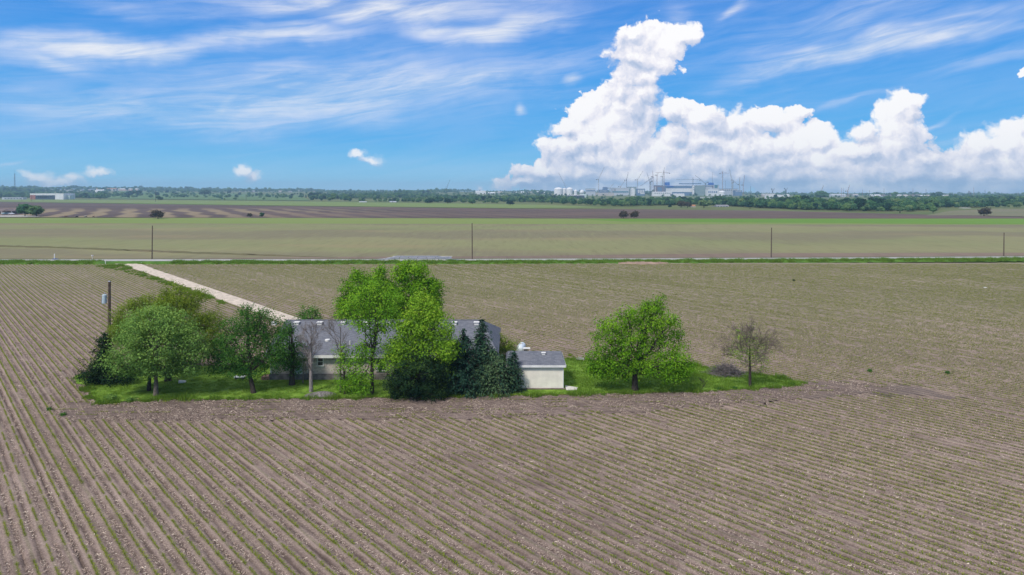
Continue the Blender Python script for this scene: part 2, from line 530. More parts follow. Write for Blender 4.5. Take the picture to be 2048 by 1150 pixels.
def veg_mat(name, a, b, c, trans=0.34, inst=False):
    """Leaves: three leaf colours chosen by the per-leaf tint."""
    m, nt, out = mat_new(name)
    at = node(nt, 'ShaderNodeAttribute', attribute_name='tint')
    fac = at.outputs['Fac']
    if inst:                     # every tree of the wood has its own tone
        oi = node(nt, 'ShaderNodeObjectInfo')
        fac = M(nt, 'ADD', M(nt, 'MULTIPLY', fac, 0.55), M(nt, 'MULTIPLY_ADD', oi.outputs['Random'], 0.75, -0.15))
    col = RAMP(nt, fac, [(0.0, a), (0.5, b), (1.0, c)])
    d = node(nt, 'ShaderNodeBsdfDiffuse'); put(nt, d.inputs[0], col)
    t = node(nt, 'ShaderNodeBsdfTranslucent'); put(nt, t.inputs[0], VM(nt, 'MULTIPLY', col, (1.15, 1.1, 0.7)))
    mx = node(nt, 'ShaderNodeMixShader'); mx.inputs[0].default_value = trans
    nt.links.new(d.outputs[0], mx.inputs[1]); nt.links.new(t.outputs[0], mx.inputs[2])
    nt.links.new(mx.outputs[0], out.inputs[0])
    return m

def bark_mat(name, col):
    m, nt, out = mat_new(name)
    P = VM(nt, 'MULTIPLY', pos(nt), (1, 1, 0.25))
    n1 = NOISE(nt, P, 14, 5, 0.65)
    c = MIX(nt, SM(nt, n1, 0.3, 0.7), tuple(v * 0.5 for v in col), tuple(min(1, v * 1.4) for v in col))
    finish(nt, out, c, 0.95, n1, 0.6, 0.04, 0.1)
    return m

def field_mat(name, a, b, scale=0.02, stripe=None, speck=0.25, c=None):
    """Distant field: two crop/soil colours in drifts, fine speckle, optional drill stripes."""
    m, nt, out = mat_new(name)
    P = pos(nt)
    Pq = VM(nt, 'MULTIPLY', P, (0.35, 1.0, 1.0))
    big = NOISE(nt, Pq, scale, 5, 0.6)
    fin = NOISE(nt, P, 0.55, 5, 0.7)
    fin2 = NOISE(nt, P, 2.4, 3, 0.7)
    t = M(nt, 'ADD', SM(nt, big, 0.32, 0.68), M(nt, 'MULTIPLY_ADD', M(nt, 'ADD', M(nt, 'MULTIPLY', fin, 0.6), M(nt, 'MULTIPLY', fin2, 0.4)), 2 * speck * 2, -speck * 2), clamp=True)
    col = MIX(nt, t, a, b)
    if stripe:
        nd, per, off, colr, mask = stripe
        q = M(nt, 'DIVIDE', VM(nt, 'DOT_PRODUCT', P, (nd[0], nd[1], 0)), per)
        q = M(nt, 'ADD', q, M(nt, 'MULTIPLY_ADD', NOISE(nt, P, 0.012, 3, 0.5), 1.1, off))
        w = M(nt, 'ABSOLUTE', M(nt, 'SUBTRACT', M(nt, 'FRACT', q), 0.5))
        k = SM(nt, w, 0.34, 0.14)
        if mask:
            k = M(nt, 'MULTIPLY', k, mask(nt, P))
        k = M(nt, 'MULTIPLY', k, M(nt, 'MULTIPLY_ADD', fin, 0.8, 0.45), clamp=True)
        col = MIX(nt, k, col, colr)
    stk = NOISE(nt, VM(nt, 'MULTIPLY', P, (0.42, 0.045, 1.0)), 1.0, 4, 0.7)
    col = MIX(nt, SM(nt, stk, 0.50, 0.72, 0.0, 1.3 * speck), col, tuple(v * 0.62 for v in a))
    col = MIX(nt, SM(nt, stk, 0.48, 0.28, 0.0, 1.0 * speck), col, tuple(min(1, v * 1.3) for v in b))
    if c:
        col = MIX(nt, SM(nt, NOISE(nt, Pq, scale * 2.7, 4, 0.6), 0.52, 0.75, 0.0, 0.6), col, c)
    finish(nt, out, col, 0.95, None, spec=0.1)
    return m

def grass_mat(name, a, b, c):
    m, nt, out = mat_new(name)
    P = pos(nt)
    n1 = NOISE(nt, P, 0.28, 5, 0.6); n2 = NOISE(nt, P, 3.0, 5, 0.7)
    col = MIX(nt, SM(nt, n1, 0.34, 0.66), a, b)
    col = MIX(nt, SM(nt, n2, 0.45, 0.72, 0.0, 0.75), col, c)
    finish(nt, out, col, 0.95, n2, 0.5, 0.08, 0.1)
    return m

# ------------------------------------------------------------------ ground
m_land = field_mat('pasture_land', (0.100, 0.135, 0.045), (0.150, 0.165, 0.062), 0.006, speck=0.2, c=(0.175, 0.155, 0.085))
def make_ground():
    xs = np.concatenate([[-9000, -7000], np.linspace(-5200, 5200, 66), [7000, 9000]])
    ys = np.concatenate([[-400, -100, 0, 100, 300, 700, 1100, 1500], np.linspace(1700, 5600, 28), [6200, 7000, 7800]])
    X, Y = np.meshgrid(xs, ys)
    Z = elev(X, Y) - 0.30
    v = np.stack([X.ravel(), Y.ravel(), Z.ravel()], 1)
    nx, ny = len(xs), len(ys)
    i, j = np.meshgrid(np.arange(nx - 1), np.arange(ny - 1))
    a = (j * nx + i).ravel()
    f = np.stack([a, a + 1, a + nx + 1, a + nx], 1)
    me = np_mesh('ground', v, f)
    me.polygons.foreach_set('use_smooth', [True] * len(me.polygons))
    return kind(link('ground', me, m_land), 'structure')
make_ground()

def sheet(name, poly, z, mat, n=1, k='structure'):
    """A flat piece of ground from a polygon of ground points."""
    mb = MB()
    mb.add([(p[0], p[1], z) for p in poly], [tuple(range(len(poly)))])
    me = bpy.data.meshes.new(name)
    me.from_pydata(mb.v, [], mb.f); me.update()
    o = link(name, me, mat)
    if o.data.polygons[0].normal.z < 0:
        o.data.flip_normals()
    return kind(o, k)

LAWN = [G(*p) for p in [(176, 772), (186, 796), (205, 806), (330, 800), (480, 799), (640, 797), (760, 796), (905, 794), (1060, 791), (1200, 788),
                        (1400, 783), (1500, 778), (1592, 771), (1606, 767), (1562, 757), (1500, 748), (1440, 741), (1390, 732), (1300, 726),
                        (1160, 721), (1120, 719), (1040, 712), (985, 712), (760, 722), (540, 728), (440, 732), (300, 738), (185, 743), (150, 752), (152, 768)]]
HEADLAND = [G(*p) for p in [(120, 806), (128, 838), (300, 842), (700, 838), (1000, 836), (1300, 822), (1500, 806), (1640, 792), (1790, 779), (1730, 765),
                            (1620, 762), (1608, 765), (1592, 770), (1500, 776), (1400, 782), (1200, 787), (1060, 790), (760, 795), (480, 798), (330, 799), (205, 804)]]
def strip(pts, w):
    """Polygon around a ground polyline; w = width per point."""
    L = []; Rr = []
    for i, p in enumerate(pts):
        a = Vector(pts[max(i - 1, 0)][:2]); b = Vector(pts[min(i + 1, len(pts) - 1)][:2])
        d = (b - a).normalized(); nrm = Vector((-d.y, d.x))
        ww = w[i] / 2 if isinstance(w, (list, tuple)) else w / 2
        c = Vector(p[:2])
        L.append(c + nrm * ww); Rr.append(c - nrm * ww)
    return [tuple(p) for p in L] + [tuple(p) for p in reversed(Rr)]
DRIVE_PTS = [G(*p) for p in [(236, 523.2), (262, 529), (300, 542), (352, 560), (420, 584), (500, 612), (570, 637), (640, 662), (700, 676)]]
DRIVE = strip(DRIVE_PTS, [7.5, 4.6, 3.7, 3.5, 3.4, 3.4, 3.4, 3.6, 4.0])

soil_dark, soil_light, straw = (0.128, 0.092, 0.075), (0.362, 0.277, 0.234), (0.62, 0.50, 0.39)
m_soil = soil_mat('row_crop_soil', soil_dark, soil_light, straw, residue=0.62, green=0.24)
m_head = soil_mat('headland_soil', (0.108, 0.079, 0.067), (0.265, 0.203, 0.174), straw, ndir=(-0.03, 0.9995), sp=0.72, phase=0.2, residue=0.5, contrast=0.5)

def crop_field():
    Yj = [30.0]
    while Yj[-1] < 189.3:
        Yj.append(Yj[-1] * 1.0115)
    Yj = np.array(Yj)
    k = np.arange(-16, 345)
    u = np.array([-0.5, -0.34, -0.18, 0.0, 0.18, 0.34, 0.5])
    depth = rng.choice([0.035, 0.05, 0.06, 0.115], size=len(k) + 1, p=[0.35, 0.3, 0.2, 0.15])
    prof = np.array([0, -0.012, 0.022, 0.012, 0.022, -0.012, 0])
    Q = PHASE + (k[:, None] + u[None, :]) * SP
    s = (Yj[None, None, :] - Q[:, :, None] * ROWS_N[1]) / ROWS_D[1]
    X = Q[:, :, None] * ROWS_N[0] + s * ROWS_D[0]
    Y = np.broadcast_to(Yj[None, None, :], X.shape)
    Z = np.broadcast_to(prof[None, :, None], X.shape).copy()
    Z[:, 0, :] = -depth[:-1, None]; Z[:, 6, :] = -depth[1:, None]
    nz = rng.normal(0, 0.011, X.shape); nz[:, 0, :] *= 0.4; nz[:, 6, :] = 0; nz[:, 0, :] = 0
    # shared furrow noise keeps neighbouring rows welded
    fn = rng.normal(0, 0.010, (len(k) + 1, len(Yj)))
    Z = Z + nz
    Z[:, 0, :] += fn[:-1]; Z[:, 6, :] += fn[1:]
    ok = (np.abs(X[:, 3, :]) < 0.78 * Y[:, 3, :] + 9)
    K, U, J = X.shape
    vid = np.arange(K * U * J).reshape(K, U, J)
    fm = ok[:, :-1] & ok[:, 1:]
    fm = np.broadcast_to(fm[:, None, :], (K, U - 1, J - 1))
    f = np.stack([vid[:, :-1, :-1], vid[:, 1:, :-1], vid[:, 1:, 1:], vid[:, :-1, 1:]], -1)[fm]
    used, inv = np.unique(f, return_inverse=True)
    v = np.stack([X.ravel(), Y.ravel(), Z.ravel()], 1)[used]
    me = np_mesh('crop_field', v, inv.reshape(f.shape))
    me.polygons.foreach_set('use_smooth', [True] * len(me.polygons))
    return kind(link('crop_field', me, m_soil), 'structure')
crop_field()

m_lawn = grass_mat('lawn_grass', (0.110, 0.215, 0.024), (0.170, 0.300, 0.034), (0.250, 0.325, 0.070))
sheet('lawn', LAWN, 0.075, m_lawn)
def ragged(poly, amp, step=1.2):
    out = []
    for i in range(len(poly)):
        a = Vector(poly[i][:2]); b = Vector(poly[(i + 1) % len(poly)][:2])
        n = max(1, int((b - a).length / step))
        for j in range(n):
            p = a.lerp(b, j / n)
            out.append((p.x + rng.normal(0, amp), p.y + rng.normal(0, amp)))
    return out
sheet('headland', ragged(HEADLAND, 0.30), 0.022, m_head)
TRACK = [G(*p) for p in [(1560, 786), (1660, 779), (1740, 770), (1800, 768), (1850, 776), (1930, 790), (1925, 798), (1860, 794), (1800, 790), (1700, 795), (1600, 804), (1500, 812)]]
sheet('wheel_track', ragged(TRACK, 0.75, 0.9), 0.016, soil_mat('damp_track_soil', (0.092, 0.070, 0.060), (0.250, 0.196, 0.172), straw, residue=0.4, contrast=0.5))
m_gravel = plain('pale_gravel', (0.60, 0.515, 0.415), 0.95, 0.14, 1.2, 0.1, bump=0.5)
m_road = plain('chip_seal', (0.40, 0.395, 0.38), 0.95, 0.08, 0.6, 0.03, bump=0.2)
def drive_mesh():
    """Gravel drive: two worn wheel tracks and a low crown."""
    n = len(DRIVE) // 2
    L = DRIVE[:n]; Rr = list(reversed(DRIVE[n:]))
    mb = MB()
    us = [0, 0.16, 0.32, 0.5, 0.68, 0.84, 1]
    hs = [0.060, 0.105, 0.085, 0.125, 0.085, 0.105, 0.060]
    for l, r in zip(L, Rr):
        for u_, h_ in zip(us, hs):
            mb.v.append((l[0] + (r[0] - l[0]) * u_, l[1] + (r[1] - l[1]) * u_, h_))
    for i in range(n - 1):
        for j in range(6):
            a = i * 7 + j
            mb.f.append((a, a + 7, a + 8, a + 1))
    return kind(mb.build('driveway', m_gravel, None, True), 'structure')
drive_mesh()

# road, verges
ROAD_PX = [(-900, 526.5), (0, 521.9), (500, 521.6), (900, 521.4), (1300, 519.8), (1700, 518.0), (2048, 515.7), (3000, 509)]
ROAD_PTS = [G(*p) for p in ROAD_PX]
def ribbon(name, pts, off0, off1, z0, z1, mat, seg=3.0, bumps=0.0, k='structure', nu=2, crown=0.0):
    """Long strip beside a ground polyline, offset off0..off1 metres to the far side."""
    P = [Vector((p[0], p[1])) for p in pts]
    acc = [0.0]
    for a, b in zip(P, P[1:]):
        acc.append(acc[-1] + (b - a).length)
    n = max(2, int(acc[-1] / seg))
    mb = MB()
    for i in range(n + 1):
        d = acc[-1] * i / n
        j = max(q for q in range(len(acc)) if acc[q] <= d + 1e-6); j = min(j, len(P) - 2)
        t = (d - acc[j]) / (acc[j + 1] - acc[j])
        c = P[j].lerp(P[j + 1], t)
        tang = (P[j + 1] - P[j]).normalized(); nr = Vector((-tang.y, tang.x))
        for m_ in range(nu):
            w = m_ / (nu - 1)
            off = off0 + (off1 - off0) * w
            h = z0 + (z1 - z0) * w + crown * math.sin(math.pi * w) * min(1, i / 12, (n - i) / 12)
            if bumps and 0 < m_ < nu - 1:
                h += bumps * rng.random() * math.sin(math.pi * w) * min(1, i / 12, (n - i) / 12); off += rng.normal(0, bumps * 0.3)
            if bumps and m_ == 0:
                off += rng.normal(0, 0.5)
            q = c + nr * off
            mb.v.append((q.x, q.y, h))
    for i in range(n):
        for m_ in range(nu - 1):
            a = i * nu + m_
            mb.f.append((a, a + nu, a + nu + 1, a + 1))
    o = mb.build(name, mat, None, True)
    if o.data.polygons[0].normal.z < 0:
        o.data.flip_normals()
    return kind(o, k)
ribbon('road', ROAD_PTS, -2.6, 2.6, 0.22, 0.22, m_road, 12, nu=3, crown=0.05)
m_verge = grass_mat('verge_grass', (0.055, 0.130, 0.016), (0.100, 0.205, 0.022), (0.080, 0.130, 0.025))
ribbon('road_verge', ROAD_PTS, -9.6, -2.62, -0.02, 0.21, m_verge, 1.0, 0.35, nu=6, crown=0.10)
m_verge2 = grass_mat('far_verge', (0.12, 0.105, 0.062), (0.10, 0.125, 0.04), (0.15, 0.12, 0.085))
ribbon('far_roadside', ROAD_PTS, 2.62, 6.6, 0.20, 0.02, m_verge2, 2.0, 0.10, nu=4)

# fields beyond the road
def wide(y_l, y_r, z=0.0, x0=-700, x1=2800):
    """Two ground points on a photographed field edge, carried on past both frame sides."""
    yl = y_l + (y_r - y_l) * (x0 / 2048.0); yr = y_l + (y_r - y_l) * (x1 / 2048.0)
    return G(x0, yl, z), G(x1, yr, z)
def field(name, far, near, z, mat):
    a, b = wide(*near); c, d = wide(*far)
    return sheet(name, [a, b, d, c], z, mat)
def tan_mask(nt, P):
    s = node(nt, 'ShaderNodeSeparateXYZ'); put(nt, s.inputs[0], P)
    return M(nt, 'MULTIPLY', SM(nt, s.outputs[1], 870, 700), SM(nt, s.outputs[0], -60, -330, 0.15, 0.9))
m_mid = field_mat('young_crop_field', (0.240, 0.224, 0.115), (0.195, 0.212, 0.092), 0.010, speck=0.42, c=(0.275, 0.215, 0.120),
                  stripe=((0.03, 1.0), 118.0, 0.25, (0.185, 0.165, 0.100), None))
m_green = field_mat('green_crop', (0.205, 0.240, 0.075), (0.165, 0.235, 0.055), 0.006, speck=0.15)
m_bright = field_mat('bright_green_crop', (0.140, 0.245, 0.034), (0.115, 0.225, 0.030), 0.006, speck=0.12)
m_plow = field_mat('ploughed_field', (0.088, 0.064, 0.056), (0.128, 0.092, 0.078), 0.008, speck=0.2, c=(0.21, 0.125, 0.10),
                   stripe=((math.cos(R(28.9)), math.sin(R(28.9))), 25.5, 0.12, (0.30, 0.235, 0.135), tan_mask))
m_lightgreen = field_mat('light_green_field', (0.155, 0.225, 0.062), (0.175, 0.215, 0.075), 0.004, speck=0.12)
m_brown = field_mat('bare_roadside_field', (0.175, 0.130, 0.100), (0.225, 0.170, 0.125), 0.02, speck=0.25)
field('young_crop_field', (446.5, 449.5), (519.0, 511.0), 0.000, m_mid)
field('pale_green_field', (435.5, 437), (446.5, 449.5), 0.010, m_green)
sheet('bright_green_field', [G(1150, 438.2), G(2800, 437.0), G(2800, 449.5), G(1900, 448.0), G(1250, 443.0)], 0.060, m_bright)
sheet('bare_field_strip', [G(*p) for p in [(330, 517.3), (640, 514.0), (960, 512.8), (1500, 506.5), (2048, 505.5), (2800, 503), (2800, 510), (2048, 513.6), (1500, 517.2), (960, 519.0), (330, 518.8)]], 0.030, m_brown)
sheet('ploughed_field', [G(-700, 401.5), G(0, 404), G(256, 407.8), G(512, 411.5), (XA(1024, 1365 * 20 / 34.5), 1365 * 20 / 34.5), G(1280, 418.5), G(1536, 421.5), G(1800, 428), G(2048, 434.0), G(2800, 437.0),
                         G(2400, 437.0), G(1150, 437.2), G(0, 434.5), G(-700, 434)], 0.075, m_plow)
sheet('light_green_field', [G(-700, 396), G(0, 398.5), G(512, 401.8), G(900, 407), G(1100, 410), G(1230, 415.5), G(1024, 416.5), G(512, 410.6), G(256, 406.9), G(0, 403.2), G(-700, 400.5)], 0.095, m_lightgreen)
sheet('dry_pasture', [G(1850, 431), G(1900, 422), G(1990, 417.5), G(2200, 420), G(2700, 424), G(2700, 435.0), G(2048, 433.2), G(1920, 430.8)], 0.115, field_mat('dry_pasture', (0.19, 0.175, 0.105), (0.16, 0.165, 0.09), 0.02, speck=0.2))
# low terrace ridge that crosses the far field on the left
def terrace():
    px = [(-300, 488), (0, 493), (110, 495.3), (200, 499), (330, 504), (470, 509), (600, 512.8), (700, 515.6)]
    pts = [G(*p) for p in px]
    return ribbon('terrace_bank', pts, -1.3, 1.3, -0.02, -0.02, field_mat('terrace_soil', (0.105, 0.110, 0.050), (0.150, 0.125, 0.080), 0.05, speck=0.3), 3.0, 0.35, nu=5, crown=0.28)
terrace()
# bare red-brown field entrance by the road, pale concrete apron by the bridge
def ramp_patch(name, back, front, mat):
    """Worn earth that slopes from the road shoulder down across the verge."""
    mb = MB(); n = len(back)
    for i in range(n):
        b = G(*back[i]); f = G(*front[i])
        for t_, z_ in ((0, 0.235), (0.3, 0.30), (0.7, 0.22), (1, 0.03)):
            mb.v.append((b[0] + (f[0] - b[0]) * t_, b[1] + (f[1] - b[1]) * t_, z_ + rng.uniform(0, 0.04)))
    for i in range(n - 1):
        for j in range(3):
            a_ = i * 4 + j; mb.f.append((a_, a_ + 1, a_ + 5, a_ + 4))
    o = mb.build(name, mat, None, True)
    if o.data.polygons[0].normal.z < 0:
        o.data.flip_normals()
    return kind(o, 'structure')
ramp_patch('field_entrance', [(1228, 522.0), (1245, 521.8), (1262, 521.6), (1280, 521.5), (1298, 521.4), (1318, 521.2)],
           [(1222, 524.5), (1236, 527.5), (1262, 529.2), (1290, 529.6), (1322, 529.0), (1338, 526.8)], plain('red_brown_earth', (0.36, 0.255, 0.19), 0.95, 0.16, 0.5, 0.1))
ramp_patch('gravel_apron', [(828, 522.6), (838, 522.6), (850, 522.5), (860, 522.5)], [(826, 525.5), (834, 527.4), (852, 527.6), (864, 525.2)], plain('pale_concrete', (0.62, 0.59, 0.53), 0.9, 0.08, 0.5, 0.1))

# ------------------------------------------------------------------ scattered ground cover (geometry nodes, kind = stuff)
def leaf_strip(vs, fs, base, ang, length, width, rise, bend):
    """One arching blade: two quads."""
    d = np.array([math.cos(ang), math.sin(ang), 0]); s = np.array([-d[1], d[0], 0]) * width / 2
    o = len(vs); b = np.array(base)
    p1 = b + d * length * 0.45 + np.array([0, 0, rise]); p2 = b + d * length + np.array([0, 0, rise - bend])
    vs += [b - s * 0.5, b + s * 0.5, p1 + s, p1 - s, p2 + s * 0.15, p2 - s * 0.15]
    fs += [(o, o + 1, o + 2, o + 3), (o + 3, o + 2, o + 4, o + 5)]

m_seedling = veg_mat('maize_seedling', (0.150, 0.200, 0.032), (0.215, 0.265, 0.042), (0.320, 0.335, 0.065), 0.35)
m_straw = veg_mat('dry_stalk', (0.13, 0.095, 0.078), (0.42, 0.32, 0.26), (0.78, 0.68, 0.55), 0.05)
m_blade = veg_mat('grass_blade', (0.090, 0.185, 0.022), (0.150, 0.270, 0.032), (0.240, 0.310, 0.070), 0.4)

def proto(name, vs, fs, tint, mat):
    me = np_mesh(name, np.array(vs), np.array(fs), tint)
    me.validate()
    me.materials.append(mat)
    return bpy.data.objects.new(name, me)      # only a source mesh for the scatter, never linked into the scene

def seedling_tile(i, L=3.0, gap=0.135, fail=0.10):
    r = np.random.default_rng(100 + i)
    vs, fs, ti = [], [], []
    x = -L / 2
    while x < L / 2:
        x += gap * r.uniform(0.75, 1.25)
        if r.random() < fail:
            continue
        y = r.normal(0, 0.015); sz = r.uniform(0.7, 1.25); t = np.clip(r.normal(0.5, 0.25), 0, 1)
        a0 = r.uniform(0, 6.28)
        for k in range(4):
            leaf_strip(vs, fs, (x, y, -0.01), a0 + k * 1.57 + r.normal(0, 0.35), sz * r.uniform(0.12, 0.20), 0.040 * sz, sz * r.uniform(0.08, 0.16), r.uniform(0.01, 0.05))
            ti += [np.clip(t + r.normal(0, 0.12), 0, 1)] * 2
    return proto('seedling_row', vs, fs, ti, m_seedling)

def straw_tile(i, n=150, w=1.5, h=0.766):
    r = np.random.default_rng(300 + i)
    vs, fs, ti = [], [], []
    for _ in range(n):
        c = np.array([r.uniform(-w / 2, w / 2), np.clip(r.normal(0, 0.22), -h / 2, h / 2), r.uniform(0.004, 0.045)])
        a = r.uniform(0, 3.14); L = r.uniform(0.02, 0.075) * (2.2 if r.random() < 0.06 else 1); wd = r.uniform(0.006, 0.019)
        d = np.array([math.cos(a), math.sin(a), r.normal(0, 0.18)]) * L; s = np.array([-math.sin(a), math.cos(a), r.normal(0, 0.3)]) * wd
        o = len(vs)
        vs += [c - d - s, c + d - s, c + d + s, c - d + s]
        fs.append((o, o + 1, o + 2, o + 3)); ti.append(np.clip(r.normal(0.40, 0.30), 0, 1))
    for _ in range(60):                                   # clods
        c = np.array([r.uniform(-w / 2, w / 2), np.clip(r.normal(0, 0.26), -h / 2, h / 2), 0.0]); q = r.uniform(0.015, 0.05); o = len(vs); a = r.uniform(0, 6.28)
        for k in range(3):
            vs.append(c + np.array([q * math.cos(a + k * 2.1), q * math.sin(a + k * 2.1), -0.01]))
        vs.append(c + np.array([r.normal(0, q * 0.3), r.normal(0, q * 0.3), q * r.uniform(0.7, 1.3)]))
        fs += [(o, o + 1, o + 3, o + 3), (o + 1, o + 2, o + 3, o + 3), (o + 2, o, o + 3, o + 3)]; ti += [r.uniform(0.0, 0.22)] * 3
    return proto('straw_patch', vs, fs, ti, m_straw)

def grass_tile(i, n=240, w=1.0, hgt=0.10, bend=0.5):
    r = np.random.default_rng(500 + i)
    vs, fs, ti = [], [], []
    for _ in range(n):
        b = np.array([r.uniform(-w / 2, w / 2), r.uniform(-w / 2, w / 2), -0.02])
        a = r.uniform(0, 6.28); L = hgt * r.uniform(0.5, 1.5)
        d = np.array([math.cos(a), math.sin(a), 0]); s = np.array([-d[1], d[0], 0]) * 0.014
        tip = b + np.array([0, 0, L]) + d * L * r.uniform(0.1, bend)
        o = len(vs); vs += [b - s, b + s, tip]; fs.append((o, o + 1, o + 2)); ti.append(np.clip(r.normal(0.5, 0.25), 0, 1))
    return proto('grass_patch', vs, fs, ti, m_blade)

def scatter(name, pts, rot, scl, protos, mat=None):
    n = len(pts)
    me = bpy.data.meshes.new(name)
    me.vertices.add(n); me.vertices.foreach_set('co', np.asarray(pts, np.float32).ravel())
    for an, ty, data in (('spin', 'FLOAT', rot), ('size', 'FLOAT', scl), ('pick', 'INT', rng.integers(0, len(protos), n))):
        at = me.attributes.new(an, ty, 'POINT')
        at.data.foreach_set('value', np.asarray(data, np.int32 if ty == 'INT' else np.float32))
    o = link(name, me, mat)
    g = bpy.data.node_groups.new(name + '_nodes', 'GeometryNodeTree')
    g.interface.new_socket('Geometry', in_out='INPUT', socket_type='NodeSocketGeometry')
    g.interface.new_socket('Geometry', in_out='OUTPUT', socket_type='NodeSocketGeometry')
    gi = g.nodes.new('NodeGroupInput'); go = g.nodes.new('NodeGroupOutput')
    gti = g.nodes.new('GeometryNodeGeometryToInstance')
    for p in reversed(protos):
        oi = g.nodes.new('GeometryNodeObjectInfo'); oi.inputs['Object'].default_value = p
        g.links.new(oi.outputs['Geometry'], gti.inputs[0])
    ip = g.nodes.new('GeometryNodeInstanceOnPoints')
    ip.inputs['Pick Instance'].default_value = True
    def attr(nm, ty):
        a = g.nodes.new('GeometryNodeInputNamedAttribute'); a.data_type = ty; a.inputs['Name'].default_value = nm
        return a.outputs['Attribute']
    cx = g.nodes.new('ShaderNodeCombineXYZ')
    g.links.new(attr('spin', 'FLOAT'), cx.inputs[2])
    g.links.new(gi.outputs[0], ip.inputs['Points'])
    g.links.new(gti.outputs[0], ip.inputs['Instance'])
    g.links.new(attr('pick', 'INT'), ip.inputs['Instance Index'])
    g.links.new(cx.outputs[0], ip.inputs['Rotation'])
    g.links.new(attr('size', 'FLOAT'), ip.inputs['Scale'])
    g.links.new(ip.outputs[0], go.inputs[0])
    md = o.modifiers.new('scatter', 'NODES'); md.node_group = g
    return kind(o, 'stuff')

row_ang = math.atan2(ROWS_D[1], ROWS_D[0])
VERGE_LIMIT = 187.0
def free_of(X, Y, margin_polys=(LAWN, HEADLAND, DRIVE, TRACK)):
    bad = np.zeros(X.shape, bool)
    for p in margin_polys:
        bad |= inside(p, X, Y)
    return ~bad

def crop_rows():
    pts, rot, scl = [], [], []
    L = 3.0
    for k in range(-14, 340):
        q = PHASE + k * SP
        s0 = (28 - q * ROWS_N[1]) / ROWS_D[1]; s1 = (188 - q * ROWS_N[1]) / ROWS_D[1]
        s = np.arange(s0 + rng.uniform(0, L), s1, L)
        X = q * ROWS_N[0] + s * ROWS_D[0]; Y = q * ROWS_N[1] + s * ROWS_D[1]
        ok = (np.abs(X) < 0.77 * Y + 6) & free_of(X, Y) & (rng.random(len(X)) > 0.03)
        X, Y = X[ok], Y[ok]
        pts += [(x, y, 0.012) for x, y in zip(X, Y)]
        rot += list(row_ang + rng.normal(0, 0.006, len(X)) + math.pi * rng.integers(0, 2, len(X)))
        vig = rng.uniform(0.72, 1.05)
        scl += list(vig * rng.uniform(0.9, 1.1, len(X)))
    # thinner rows along the headland, parallel to the lawn
    scatter('maize_seedlings', pts, rot, scl, [seedling_tile(i) for i in range(7)])
    pts, rot, scl = [], [], []
    for yy in np.arange(58, 70, 0.74):
        for xx in np.arange(-50, 46, 3.0):
            if inside(HEADLAND, np.array([xx]), np.array([yy]))[0] and rng.random() < 0.45:
                pts.append((xx, yy + rng.normal(0, 0.04), 0.05)); rot.append(rng.normal(0, 0.03)); scl.append(rng.uniform(0.7, 0.95))
    scatter('headland_seedlings', pts, rot, scl, [seedling_tile(40 + i, fail=0.5) for i in range(4)])
crop_rows()

def straw_cover():
    pts, rot, scl = [], [], []
    for k in range(-15, 190):
        q = PHASE + (k + 0.5) * SP
        rowden = rng.uniform(0.55, 1.0)
        s0 = (28 - q * ROWS_N[1]) / ROWS_D[1]; s1 = (104 - q * ROWS_N[1]) / ROWS_D[1]
        s = np.arange(s0, s1, 1.5) + rng.uniform(0, 1.5)
        X = q * ROWS_N[0] + s * ROWS_D[0]; Y = q * ROWS_N[1] + s * ROWS_D[1]
        dn = 0.5 + 0.5 * np.sin(X * 0.21 + 1.3 * np.sin(Y * 0.13)) * np.sin(Y * 0.17 + X * 0.05)
        ok = (np.abs(X) < 0.77 * Y + 6) & free_of(X, Y, (LAWN, DRIVE)) & (rng.random(len(X)) < rowden * (0.62 + 0.38 * dn))
        X, Y = X[ok], Y[ok]
        hz = np.where(inside(HEADLAND, X, Y), 0.045, -0.035)
        pts += list(zip(X, Y, hz))
        rot += list(row_ang + rng.normal(0, 0.02, len(X)) + math.pi * rng.integers(0, 2, len(X)))
        scl += list(rng.uniform(0.9, 1.15, len(X)))
    scatter('straw_residue', pts, rot, scl, [straw_tile(i) for i in range(8)])
straw_cover()

